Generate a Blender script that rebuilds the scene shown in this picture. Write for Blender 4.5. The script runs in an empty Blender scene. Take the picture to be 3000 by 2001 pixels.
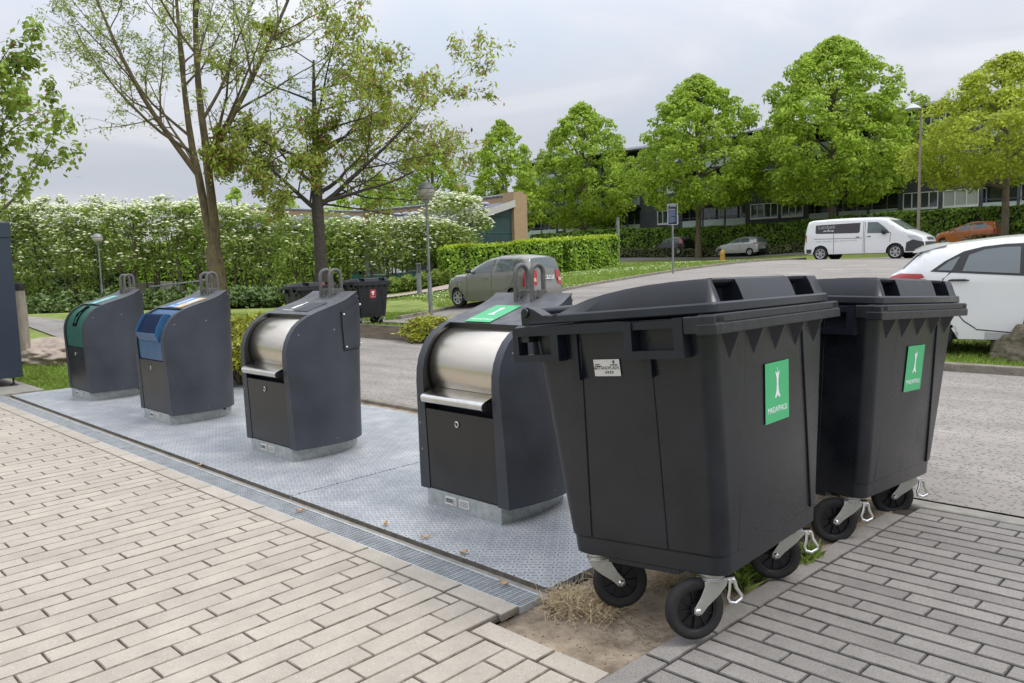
import bpy, bmesh, math, random
import numpy as np
from mathutils import Vector, Matrix, noise as mnoise
R = math.radians
random.seed(7); rng = np.random.default_rng(7)
scene = bpy.context.scene
# ------------------------------------------------------------------ camera
CAM = np.array([2.2979, -2.5676, 1.5]); FPX = 2281.42
FW = np.array([-0.69345072, 0.71321222, -0.1022469]); RT = np.array([0.71876028, 0.69463854, -0.02934215]); UP = np.array([-0.05009746, 0.09383835, 0.99432621])
cd = bpy.data.cameras.new('camera'); cam = bpy.data.objects.new('camera', cd); scene.collection.objects.link(cam)
cd.sensor_width = 36; cd.lens = 36 * FPX / 3000; cd.clip_end = 2000; cd.clip_start = 0.05
cam.matrix_world = Matrix(((RT[0], UP[0], -FW[0], CAM[0]), (RT[1], UP[1], -FW[1], CAM[1]), (RT[2], UP[2], -FW[2], CAM[2]), (0, 0, 0, 1)))
scene.camera = cam
# ------------------------------------------------------------------ sky and sun (overcast)
SUN_EL, SUN_AZ = R(55), R(20)     # azimuth of the light's source measured from +x towards +y
w = bpy.data.worlds.new('World'); scene.world = w; w.use_nodes = True
nt = w.node_tree; nt.nodes.clear(); N = nt.nodes.new; LK = nt.links.new
out = N('ShaderNodeOutputWorld'); bg = N('ShaderNodeBackground'); LK(bg.outputs[0], out.inputs[0])
sky = N('ShaderNodeTexSky'); sky.sky_type = 'NISHITA'; sky.sun_disc = False
sky.sun_elevation = SUN_EL; sky.sun_rotation = math.pi / 2 - SUN_AZ; sky.air_density = 1.0; sky.dust_density = 2.0
tc = N('ShaderNodeTexCoord'); mp = N('ShaderNodeMapping'); mp.inputs['Scale'].default_value = (1.0, 1.0, 3.4)
LK(tc.outputs['Generated'], mp.inputs[0])
n1 = N('ShaderNodeTexNoise'); n1.inputs['Scale'].default_value = 2.3; n1.inputs['Detail'].default_value = 7; n1.inputs['Roughness'].default_value = .52; n1.inputs['Distortion'].default_value = .7
LK(mp.outputs[0], n1.inputs['Vector'])
cr = N('ShaderNodeValToRGB'); e = cr.color_ramp.elements
e[0].position = .34; e[0].color = (.50, .55, .63, 1); e[1].position = .66; e[1].color = (.665, .675, .715, 1)
c2 = cr.color_ramp.elements.new(.50); c2.color = (.555, .58, .64, 1)
LK(n1.outputs[0], cr.inputs[0])
sep = N('ShaderNodeSeparateXYZ'); LK(tc.outputs['Generated'], sep.inputs[0])
mr = N('ShaderNodeMapRange'); mr.inputs[1].default_value = .12; mr.inputs[2].default_value = .95; mr.inputs[3].default_value = 1.0; mr.inputs[4].default_value = 3.1
LK(sep.outputs[2], mr.inputs[0])
mul = N('ShaderNodeMix'); mul.data_type = 'RGBA'; mul.blend_type = 'MULTIPLY'; mul.inputs[0].default_value = 1
LK(cr.outputs[0], mul.inputs[6]); LK(mr.outputs[0], mul.inputs[7])
sc_ = N('ShaderNodeMix'); sc_.data_type = 'RGBA'; sc_.blend_type = 'MULTIPLY'; sc_.inputs[0].default_value = 1; sc_.inputs[7].default_value = (.09, .09, .09, 1)
LK(sky.outputs[0], sc_.inputs[6])
mx = N('ShaderNodeMix'); mx.data_type = 'RGBA'; mx.inputs[0].default_value = .93
LK(sc_.outputs[2], mx.inputs[6]); LK(mul.outputs[2], mx.inputs[7]); LK(mx.outputs[2], bg.inputs[0]); bg.inputs[1].default_value = 1.0
sl = bpy.data.lights.new('sun', 'SUN'); sl.energy = 1.45; sl.angle = R(16); sl.color = (1, .965, .91)
so = bpy.data.objects.new('sun', sl); scene.collection.objects.link(so)
sd = Vector((math.cos(SUN_EL) * math.cos(SUN_AZ), math.cos(SUN_EL) * math.sin(SUN_AZ), math.sin(SUN_EL)))
so.rotation_euler = sd.to_track_quat('Z', 'Y').to_euler()
scene.view_settings.view_transform = 'Standard'; scene.view_settings.look = 'None'; scene.view_settings.exposure = 0.12; scene.view_settings.gamma = 1
# ------------------------------------------------------------------ helpers
COL = scene.collection
def at(u, v, d):
    """world point seen along the survey ray (u, v) at depth d metres"""
    return CAM + d * (FW + RT * (u - 1500) / FPX - UP * (v - 1000.5) / FPX)
CTRL = [(1340,905,23.5),(1170,935,21.4),(1310,912,24),(1650,850,25),(1800,825,27.5),(2000,792,31.5),(2190,768,35),(2385,760,36.5),(2620,757,39),(2560,790,26),
        (1820,757,66),(2200,747,62),(2830,724,47),(1560,757,72),(3000,690,50),(2500,700,70),(1900,694,78),(2800,600,62),(1805,777,44),(1316,820,38),(1659,801,40),(1170,865,33.5),(1310,840,34),(2700,960,12.5),(2950,950,12.5),(2200,850,17),(2600,870,17)]
pts = [at(*c) for c in CTRL]
for (u, d) in [(100,12),(100,20),(100,35),(100,60),(500,16),(500,30),(500,48),(900,18),(900,30),(900,50),(1150,18),(1200,36),(1200,55),(0,90),(700,90),(-900,30),(-900,80)]:
    p = at(u, 900, d); pts.append(np.array([p[0], p[1], 0]))
for xy in [(0,0),(-9,0),(3,-3),(-5,-8),(10,-12),(-20,-10),(8,3),(-2,8.2),(2,8.2),(-6,6),(-10,7),(14,4),(20,-20),(-60,-20)]: pts.append(np.array([*xy, 0]))
pts.append(np.array([-60, 120, 5])); pts.append(np.array([20, 90, 6])); pts.append(np.array([30, 40, 4.5]))
P_ = np.array(pts)
def _k(r): return np.where(r > 1e-9, r * r * np.log(r + 1e-12), 0)
_n = len(P_); _K = _k(np.linalg.norm(P_[:, None, :2] - P_[None, :, :2], axis=2)) + np.eye(_n) * 6.0
_Q = np.c_[np.ones(_n), P_[:, :2]]; _A = np.block([[_K, _Q], [_Q.T, np.zeros((3, 3))]])
_W = np.linalg.solve(_A, np.r_[P_[:, 2], 0, 0, 0])
def gz(x, y):
    x = np.atleast_1d(np.asarray(x, float)); y = np.atleast_1d(np.asarray(y, float))
    r = np.sqrt((x[:, None] - P_[None, :, 0]) ** 2 + (y[:, None] - P_[None, :, 1]) ** 2)
    z = _k(r) @ _W[:_n] + _W[_n] + _W[_n + 1] * x + _W[_n + 2] * y
    dx = np.maximum(np.maximum(-10 - x, x - 4), 0); dy = np.maximum(y - 9.4, 0)
    s = np.clip(np.sqrt(dx * dx + dy * dy) / 6, 0, 1); s = s * s * (3 - 2 * s)
    s = np.where(y < -4, s * np.clip(1 - (-4 - y) / 6, 0, 1), s)
    z = z * s
    z = np.where((dx == 0) & (dy == 0), 0, z)
    z = np.where(x < -18, z * np.clip((y - 0.35 * (-x) + 14) / 20, 0, 1), z)
    return np.clip(z, -.3, 5)
def gz1(x, y): return float(gz(x, y)[0])
def hit(u, v):
    """where the survey ray meets the terrain"""
    d = 3.0; prev = None
    while d < 140:
        p = at(u, v, d)
        if p[2] < gz1(p[0], p[1]): break
        d *= 1.01
    return at(u, v, d)
def tag(o, label=None, cat=None, group=None, kind=None):
    if label: o['label'] = label
    if cat: o['category'] = cat
    if group: o['group'] = group
    if kind: o['kind'] = kind
    return o
def empty(name, loc=(0, 0, 0), rz=0):
    o = bpy.data.objects.new(name, None); COL.objects.link(o); o.location = loc; o.rotation_euler = (0, 0, rz); o.empty_display_size = .1; return o
def mkobj(name, verts, faces, mat, parent=None, smooth=False, bevel=0, seg=2, mats=None):
    me = bpy.data.meshes.new(name)
    if isinstance(verts, np.ndarray):
        nf = len(faces); fl = np.asarray(faces, dtype=np.int32)
        me.vertices.add(len(verts)); me.vertices.foreach_set('co', verts.astype(np.float32).ravel())
        k = fl.shape[1]; me.loops.add(nf * k); me.loops.foreach_set('vertex_index', fl.ravel())
        me.polygons.add(nf); me.polygons.foreach_set('loop_start', np.arange(0, nf * k, k, dtype=np.int32)); me.polygons.foreach_set('loop_total', np.full(nf, k, dtype=np.int32))
        me.update(calc_edges=True)
    else:
        me.from_pydata([tuple(v) for v in verts], [], faces); me.update()
    me.materials.append(mat)
    o = bpy.data.objects.new(name, me); COL.objects.link(o)
    if parent is not None: o.parent = parent
    if smooth:
        me.polygons.foreach_set('use_smooth', [True] * len(me.polygons))
        if smooth != 'all':
            try: me.set_sharp_from_angle(angle=R(smooth if smooth > 1 else 40))
            except Exception: pass
    if bevel:
        m = o.modifiers.new('bevel', 'BEVEL'); m.width = bevel; m.segments = seg; m.limit_method = 'ANGLE'; m.angle_limit = R(35)
    return o
class MB:
    def __init__(s): s.v = []; s.f = []
    def add(s, vs, fs):
        n = len(s.v); s.v += [tuple(map(float, q)) for q in vs]; s.f += [tuple(i + n for i in q) for q in fs]; return s
    def box(s, x0, x1, y0, y1, z0, z1):
        return s.add([(x0,y0,z0),(x1,y0,z0),(x1,y1,z0),(x0,y1,z0),(x0,y0,z1),(x1,y0,z1),(x1,y1,z1),(x0,y1,z1)], [(0,3,2,1),(4,5,6,7),(0,1,5,4),(1,2,6,5),(2,3,7,6),(3,0,4,7)])
    def hexa(s, vs): return s.add(vs, [(0,3,2,1),(4,5,6,7),(0,1,5,4),(1,2,6,5),(2,3,7,6),(3,0,4,7)])
    def tube(s, pts, rad, n=8, cap=True):
        pts = [Vector(p) for p in pts]; m = len(pts)
        if not hasattr(rad, '__len__'): rad = [rad] * m
        vs = []; up = None
        for i, p in enumerate(pts):
            t = (pts[min(i + 1, m - 1)] - pts[max(i - 1, 0)]).normalized()
            if up is None:
                up = Vector((0, 0, 1)) if abs(t.z) < .9 else Vector((1, 0, 0))
            a = (up - t * up.dot(t)).normalized(); b = t.cross(a); up = a
            for k in range(n):
                th = 2 * math.pi * k / n; vs.append(p + (a * math.cos(th) + b * math.sin(th)) * rad[i])
        fs = [(i*n+k, i*n+(k+1)%n, (i+1)*n+(k+1)%n, (i+1)*n+k) for i in range(m-1) for k in range(n)]
        if cap: fs += [tuple(range(n))[::-1], tuple((m-1)*n+k for k in range(n))]
        return s.add(vs, fs)
    def lathe(s, prof, n=24, M=None, closed=False):
        """prof: (radius, height) about z; M matrix places it"""
        vs = []
        for r, z in prof:
            for k in range(n):
                th = 2 * math.pi * k / n; q = Vector((r * math.cos(th), r * math.sin(th), z)); vs.append(M @ q if M else q)
        m = len(prof); fs = [(i*n+k, i*n+(k+1)%n, (i+1)*n+(k+1)%n, (i+1)*n+k) for i in range(m-1) for k in range(n)]
        if closed: fs += [((m-1)*n+k, (m-1)*n+(k+1)%n, (k+1)%n, k) for k in range(n)]
        else:
            if prof[0][0] > 1e-6: fs.append(tuple(range(n))[::-1])
            if prof[-1][0] > 1e-6: fs.append(tuple((m-1)*n+k for k in range(n)))
        return s.add(vs, fs)
    def prism(s, poly, axis, a, b):
        """poly in the two other axes (in xyz order) extruded from a to b along axis"""
        n = len(poly)
        def mk(p, c):
            if axis == 0: return (c, p[0], p[1])
            if axis == 1: return (p[0], c, p[1])
            return (p[0], p[1], c)
        vs = [mk(p, a) for p in poly] + [mk(p, b) for p in poly]
        return s.add(vs, [tuple(range(n))[::-1], tuple(range(n, 2*n))] + [(i, (i+1)%n, n+(i+1)%n, n+i) for i in range(n)])
    def loft(s, rings, cap0=True, cap1=True):
        n = len(rings[0]); vs = [p for r in rings for p in r]; m = len(rings)
        fs = [(i*n+k, i*n+(k+1)%n, (i+1)*n+(k+1)%n, (i+1)*n+k) for i in range(m-1) for k in range(n)]
        if cap0: fs.append(tuple(range(n))[::-1])
        if cap1: fs.append(tuple((m-1)*n+k for k in range(n)))
        return s.add(vs, fs)
    def build(s, name, mat, parent=None, smooth=False, bevel=0, seg=2):
        return mkobj(name, s.v, s.f, mat, parent, smooth, bevel, seg)
def rrect(hx, hy, r, n=5, cx=0, cy=0):
    o = []
    for sx, sy, a0 in ((1,-1,-90),(1,1,0),(-1,1,90),(-1,-1,180)):
        for k in range(n + 1):
            a = R(a0 + 90 * k / n); o.append((cx + sx * (hx - r) + r * math.cos(a), cy + sy * (hy - r) + r * math.sin(a)))
    return o
def copy_tree(o, parent=None):
    c = o.copy(); COL.objects.link(c); c.parent = parent
    for ch in [x for x in scene.objects if x.parent == o]: copy_tree(ch, c)
    return c
# ------------------------------------------------------------------ materials
def mat(name, col, rough=.6, metal=0, var=0, vscale=8, bump=0, bscale=60, col2=None, spec=.5, coat=0, trans=0, island=0, stretch=None, rvar=0):
    m = bpy.data.materials.new(name); m.use_nodes = True; t = m.node_tree; b = t.nodes['Principled BSDF']
    b.inputs['Roughness'].default_value = rough; b.inputs['Metallic'].default_value = metal; b.inputs['Base Color'].default_value = (*col, 1)
    b.inputs['Specular IOR Level'].default_value = spec
    if coat: b.inputs['Coat Weight'].default_value = coat; b.inputs['Coat Roughness'].default_value = .05
    tcn = t.nodes.new('ShaderNodeTexCoord'); vec = tcn.outputs['Object']
    if stretch:
        mpn = t.nodes.new('ShaderNodeMapping'); mpn.inputs['Scale'].default_value = stretch; t.links.new(vec, mpn.inputs[0]); vec = mpn.outputs[0]
    if var or col2:
        nz = t.nodes.new('ShaderNodeTexNoise'); nz.inputs['Scale'].default_value = vscale; nz.inputs['Detail'].default_value = 6; nz.inputs['Roughness'].default_value = .65
        t.links.new(vec, nz.inputs['Vector'])
        rp = t.nodes.new('ShaderNodeValToRGB'); rp.color_ramp.elements[0].position = .3; rp.color_ramp.elements[1].position = .7
        c_lo = tuple(c * (1 - var) for c in col); c_hi = col2 if col2 else tuple(min(1, c * (1 + var)) for c in col)
        rp.color_ramp.elements[0].color = (*c_lo, 1); rp.color_ramp.elements[1].color = (*c_hi, 1)
        t.links.new(nz.outputs[0], rp.inputs[0]); cs = rp.outputs[0]
        if rvar:
            mrn = t.nodes.new('ShaderNodeMapRange'); mrn.inputs[1].default_value = .3; mrn.inputs[2].default_value = .7; mrn.inputs[3].default_value = rough - rvar; mrn.inputs[4].default_value = rough + rvar
            t.links.new(nz.outputs[0], mrn.inputs[0]); t.links.new(mrn.outputs[0], b.inputs['Roughness'])
    else: cs = None
    if island:
        gm = t.nodes.new('ShaderNodeNewGeometry'); mr2 = t.nodes.new('ShaderNodeMapRange'); mr2.inputs[3].default_value = 1 - island; mr2.inputs[4].default_value = 1 + island
        t.links.new(gm.outputs['Random Per Island'], mr2.inputs[0])
        mm = t.nodes.new('ShaderNodeMix'); mm.data_type = 'RGBA'; mm.blend_type = 'MULTIPLY'; mm.inputs[0].default_value = 1; mm.inputs[6].default_value = (*col, 1)
        if cs: t.links.new(cs, mm.inputs[6])
        t.links.new(mr2.outputs[0], mm.inputs[7]); cs = mm.outputs[2]
    if cs: t.links.new(cs, b.inputs['Base Color'])
    if bump:
        nb = t.nodes.new('ShaderNodeTexNoise'); nb.inputs['Scale'].default_value = bscale; nb.inputs['Detail'].default_value = 4; t.links.new(vec, nb.inputs['Vector'])
        bn = t.nodes.new('ShaderNodeBump'); bn.inputs['Strength'].default_value = bump; bn.inputs['Distance'].default_value = .01
        t.links.new(nb.outputs[0], bn.inputs['Height']); t.links.new(bn.outputs[0], b.inputs['Normal'])
    if trans:
        tr = t.nodes.new('ShaderNodeBsdfTranslucent'); ms = t.nodes.new('ShaderNodeMixShader'); ms.inputs[0].default_value = trans
        if cs: t.links.new(cs, tr.inputs[0])
        else: tr.inputs[0].default_value = (*col, 1)
        t.links.new(b.outputs[0], ms.inputs[1]); t.links.new(tr.outputs[0], ms.inputs[2]); t.links.new(ms.outputs[0], t.nodes['Material Output'].inputs[0])
    return m
def speckle(m, scale, lo, hi, colr, cover=(.0, .12)):
    """scattered flecks of another colour (voronoi) laid over a material's base colour"""
    t = m.node_tree; b = t.nodes['Principled BSDF']; inp = b.inputs['Base Color']
    tcn = t.nodes.new('ShaderNodeTexCoord'); vo = t.nodes.new('ShaderNodeTexVoronoi'); vo.inputs['Scale'].default_value = scale; t.links.new(tcn.outputs['Object'], vo.inputs['Vector'])
    wn = t.nodes.new('ShaderNodeSeparateColor'); t.links.new(vo.outputs['Color'], wn.inputs[0])
    lt = t.nodes.new('ShaderNodeMath'); lt.operation = 'LESS_THAN'; lt.inputs[1].default_value = cover[1]; t.links.new(wn.outputs[0], lt.inputs[0])
    ld = t.nodes.new('ShaderNodeMath'); ld.operation = 'LESS_THAN'; ld.inputs[1].default_value = hi; t.links.new(vo.outputs['Distance'], ld.inputs[0])
    mu = t.nodes.new('ShaderNodeMath'); mu.operation = 'MULTIPLY'; t.links.new(lt.outputs[0], mu.inputs[0]); t.links.new(ld.outputs[0], mu.inputs[1])
    mm = t.nodes.new('ShaderNodeMix'); mm.data_type = 'RGBA'; mm.inputs[7].default_value = (*colr, 1); t.links.new(mu.outputs[0], mm.inputs[0])
    if inp.links: t.links.new(inp.links[0].from_socket, mm.inputs[6])
    else: mm.inputs[6].default_value = inp.default_value
    t.links.new(mm.outputs[2], inp)
    return m
M = {}
M['plastic'] = speckle(mat('anthracite_plastic', (.0075, .0092, .0135), .32, col2=(.017, .0195, .0255), var=.2, vscale=3.5, bump=.05, bscale=300, rvar=.10), 26, 0, .10, (.07, .07, .075), (.0, .05))
M['plastic_edge'] = speckle(mat('scuffed_plastic', (.015, .0165, .020), .40, var=.5, vscale=30, bump=.06, bscale=200, stretch=(1, 1, .15)), 40, 0, .12, (.16, .16, .165), (.0, .10))
M['plastic_e2'] = mat('moulded_frame', (.008, .0102, .016), .34, var=.3, vscale=8)
M['loop'] = mat('grey_loop', (.115, .112, .105), .55, .2, var=.25, vscale=25, bump=.1)
M['shell'] = speckle(mat('graphite_shell', (.033, .037, .047), .46, var=.28, vscale=2.6, bump=.04, bscale=500), 14, 0, .09, (.22, .23, .25), (.0, .07))
M['door'] = mat('dark_door', (.017, .0165, .0155), .33, var=.3, vscale=5, bump=.03, bscale=400, stretch=(1, 1, .3), rvar=.06)
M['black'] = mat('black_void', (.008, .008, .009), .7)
M['roofdirt'] = mat('weathered_top', (.075, .078, .088), .5, var=.3, vscale=9, col2=(.14, .14, .145), bump=.05)
M['steel'] = mat('brushed_steel', (.60, .55, .48), .25, 1, var=.05, vscale=9, bump=.012, bscale=120, stretch=(.3, 1, 1))
M['steelh'] = mat('bright_steel', (.62, .60, .56), .2, 1, var=.1, vscale=10)
M['zinc'] = mat('galvanised_zinc', (.36, .38, .37), .55, .35, var=.25, vscale=24, bump=.05, bscale=90)
M['grate'] = mat('grate_zinc', (.50, .52, .53), .5, .2, var=.2, vscale=10)
M['castz'] = mat('caster_zinc', (.47, .47, .43), .36, .75, var=.22, vscale=12, bump=.03, bscale=70)
M['chrome'] = mat('chrome', (.8, .8, .78), .15, 1)
M['rubber'] = mat('tyre_rubber', (.009, .009, .009), .75, var=.3, vscale=20, bump=.08, bscale=200, col2=(.018, .017, .016))
M['hub'] = mat('black_hub', (.006, .006, .008), .45)
M['green'] = mat('green_sticker', (.055, .42, .17), .42, var=.04, vscale=8)
M['white'] = mat('white_print', (.74, .76, .77), .5)
M['label'] = mat('paper_label', (.60, .58, .54), .6, var=.06, vscale=20)
M['ink'] = mat('ink', (.04, .04, .045), .6)
M['teal'] = mat('teal_sticker', (.13, .48, .45), .45)
M['bluest'] = mat('blue_sticker', (.08, .24, .58), .45); M['tanst'] = mat('tan_sticker', (.62, .47, .26), .45)
M['redst'] = mat('red_sticker', (.36, .035, .045), .5)
M['bluep'] = mat('blue_steel', (.022, .085, .20), .33, var=.15, vscale=6, col2=(.035, .12, .24))
M['greenp'] = mat('green_steel', (.022, .105, .075), .38, var=.15, vscale=6)
M['navy'] = mat('navy_cabinet', (.024, .036, .054), .42, var=.12, vscale=2)
M['concrete'] = mat('concrete', (.27, .25, .215), .85, var=.25, vscale=9, bump=.25, bscale=40)
M['kerb'] = speckle(mat('kerb_stone', (.22, .195, .155), .9, var=.35, vscale=7, bump=.4, bscale=50), 30, 0, .3, (.09, .085, .07), (0, .1))
M['lamp'] = mat('lamp_post', (.19, .205, .22), .5, .3, var=.3, vscale=5, col2=(.30, .31, .32))
M['wood'] = mat('weathered_wood', (.17, .14, .105), .85, var=.45, vscale=6, bump=.4, bscale=30, stretch=(.4, 1, 3))
M['post'] = mat('grey_wood_post', (.27, .235, .19), .85, var=.35, vscale=12, bump=.3, bscale=30, stretch=(3, 3, .3))
M['edgebar'] = mat('rusty_edge', (.10,.09,.078), .8, var=.4, vscale=12, col2=(.17,.145,.115))
M['stone'] = mat('pink_sandstone', (.40, .31, .25), .9, var=.3, vscale=4, bump=.5, bscale=14, col2=(.50, .41, .34))
M['boulder'] = mat('brown_boulder', (.105, .088, .06), .9, var=.5, vscale=7, bump=.8, bscale=12, col2=(.21, .18, .12), stretch=(1, 1, 2.5))
M['bark'] = mat('grey_bark', (.105, .088, .066), .9, var=.4, vscale=8, bump=.7, bscale=25, stretch=(2, 2, .6), col2=(.19, .155, .10))
M['barkd'] = mat('dark_bark', (.062, .052, .045), .9, var=.4, vscale=8, bump=.7, bscale=25, stretch=(1, 1, 2))
M['barkl'] = mat('lichen_bark', (.085, .076, .062), .9, var=.4, vscale=5, bump=.6, bscale=25, stretch=(2, 2, .8), col2=(.19, .14, .06))
def leafmat(n, c, tr=.5, isl=.38, vs=1.2): return mat(n, c, .5, var=.3, vscale=vs, trans=tr, island=isl, spec=.35)
M['l_lime'] = leafmat('lime_leaves', (.37, .50, .06)); M['l_lime2'] = leafmat('lime_leaves_yellow', (.44, .51, .06))
M['l_ash'] = leafmat('ash_leaves', (.36, .43, .12)); M['l_cherry'] = leafmat('cherry_leaves', (.37, .45, .075)); M['l_cherryr'] = leafmat('cherry_leaves_red', (.32, .17, .08))
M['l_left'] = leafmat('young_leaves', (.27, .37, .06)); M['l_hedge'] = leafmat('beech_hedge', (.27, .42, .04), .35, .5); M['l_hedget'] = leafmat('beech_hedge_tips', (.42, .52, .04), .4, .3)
M['l_hedged'] = leafmat('dark_hedge', (.17, .28, .035), .3, .55); M['l_rowan'] = leafmat('rowan_leaves', (.26, .35, .07), .4, .45); M['l_ivy'] = leafmat('ivy', (.12, .18, .05), .2, .5)
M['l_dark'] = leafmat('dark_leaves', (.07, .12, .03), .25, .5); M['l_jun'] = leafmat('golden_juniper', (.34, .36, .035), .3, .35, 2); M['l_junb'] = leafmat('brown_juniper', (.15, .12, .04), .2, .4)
M['l_brown'] = leafmat('low_brown_hedge', (.12, .13, .045), .2, .4); M['flower'] = mat('cream_blossom', (.74, .76, .52), .7, island=.15, trans=.25)
M['grassb'] = leafmat('grass_blades', (.24, .34, .06), .35, .45, 3); M['drygrass'] = mat('dry_grass', (.52, .41, .25), .8, island=.4, trans=.2); M['deadleaf'] = mat('dead_leaf', (.45, .28, .14), .8, island=.4)
M['inner'] = mat('hedge_core_shade', (.012, .020, .006), .95)  # near-black colour standing in for the shade deep in the hedges
def lawnmat(name, c1, c2, daisy=.0):
    m = mat(name, c1, .9, var=.28, vscale=1.3, col2=c2, bump=.5, bscale=40, spec=.1)
    t = m.node_tree; b = t.nodes['Principled BSDF']; src = b.inputs['Base Color'].links[0].from_socket
    tcn = t.nodes.new('ShaderNodeTexCoord'); nz = t.nodes.new('ShaderNodeTexNoise'); nz.inputs['Scale'].default_value = 22; nz.inputs['Detail'].default_value = 8; nz.inputs['Roughness'].default_value = .8; t.links.new(tcn.outputs['Object'], nz.inputs['Vector'])
    mr3 = t.nodes.new('ShaderNodeMapRange'); mr3.inputs[1].default_value = .3; mr3.inputs[2].default_value = .7; mr3.inputs[3].default_value = .55; mr3.inputs[4].default_value = 1.35; t.links.new(nz.outputs[0], mr3.inputs[0])
    mm = t.nodes.new('ShaderNodeMix'); mm.data_type = 'RGBA'; mm.blend_type = 'MULTIPLY'; mm.inputs[0].default_value = 1; t.links.new(src, mm.inputs[6]); t.links.new(mr3.outputs[0], mm.inputs[7]); t.links.new(mm.outputs[2], b.inputs['Base Color'])
    return m
M['lawn'] = lawnmat('lawn', (.17, .24, .05), (.29, .33, .10))
M['asphalt'] = speckle(mat('worn_asphalt', (.27, .242, .215), .9, var=.25, vscale=1.1, bump=.5, bscale=90, col2=(.36, .325, .29), stretch=(.45, 1.6, 1)), 45, 0, .5, (.135, .125, .112), (0, .30))
M['asphalt2'] = speckle(mat('far_asphalt', (.205, .19, .17), .9, var=.3, vscale=.35, bump=.3, bscale=20, col2=(.27, .25, .225), stretch=(.4, 1.4, 1)), 6, 0, .4, (.14, .13, .12), (0, .3))
M['pinkpath'] = mat('pink_path', (.36, .29, .24), .9, var=.15, vscale=5, bump=.2, bscale=30)
M['soil'] = speckle(mat('sandy_soil', (.29, .222, .15), .95, var=.5, vscale=7, bump=1.6, bscale=38, col2=(.42, .335, .24)), 60, 0, .25, (.07, .05, .035), (0, .16))
M['paver'] = speckle(speckle(mat('beige_pavers', (.42, .372, .308), .82, var=.12, vscale=5, bump=.35, bscale=220, island=.07), 230, 0, .42, (.27, .235, .19), (0, .16)), 150, 0, .35, (.60, .57, .50), (0, .06))
M['paverd'] = speckle(speckle(mat('grey_pavers', (.255, .235, .212), .85, var=.12, vscale=6, bump=.45, bscale=200, island=.12, col2=(.29, .265, .24)), 260, 0, .45, (.12, .11, .10), (0, .25)), 130, 0, .3, (.42, .40, .37), (0, .05))
M['paver_e'] = mat('dirty_paver_edges', (.20, .165, .125), .9, var=.5, vscale=12, col2=(.33, .285, .23)); M['paverd_e'] = mat('dirty_grey_edges', (.10, .09, .08), .9, var=.5, vscale=12, col2=(.18, .165, .15))
M['joint'] = mat('sand_joints', (.045, .035, .026), .95, var=.3, vscale=30)
def glass(name, c=(.03, .04, .045), rough=.03): return mat(name, c, rough, 0, spec=.9)
M['carglass'] = glass('car_glass', (.10, .125, .13), .03); M['bglass'] = glass('building_glass', (.05, .06, .07), .05)
M['trimb'] = mat('black_trim', (.02, .02, .022), .5)
def paint(n, c, metal=0): return mat(n, c, .32, metal, coat=.6, var=.03, vscale=2)
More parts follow.
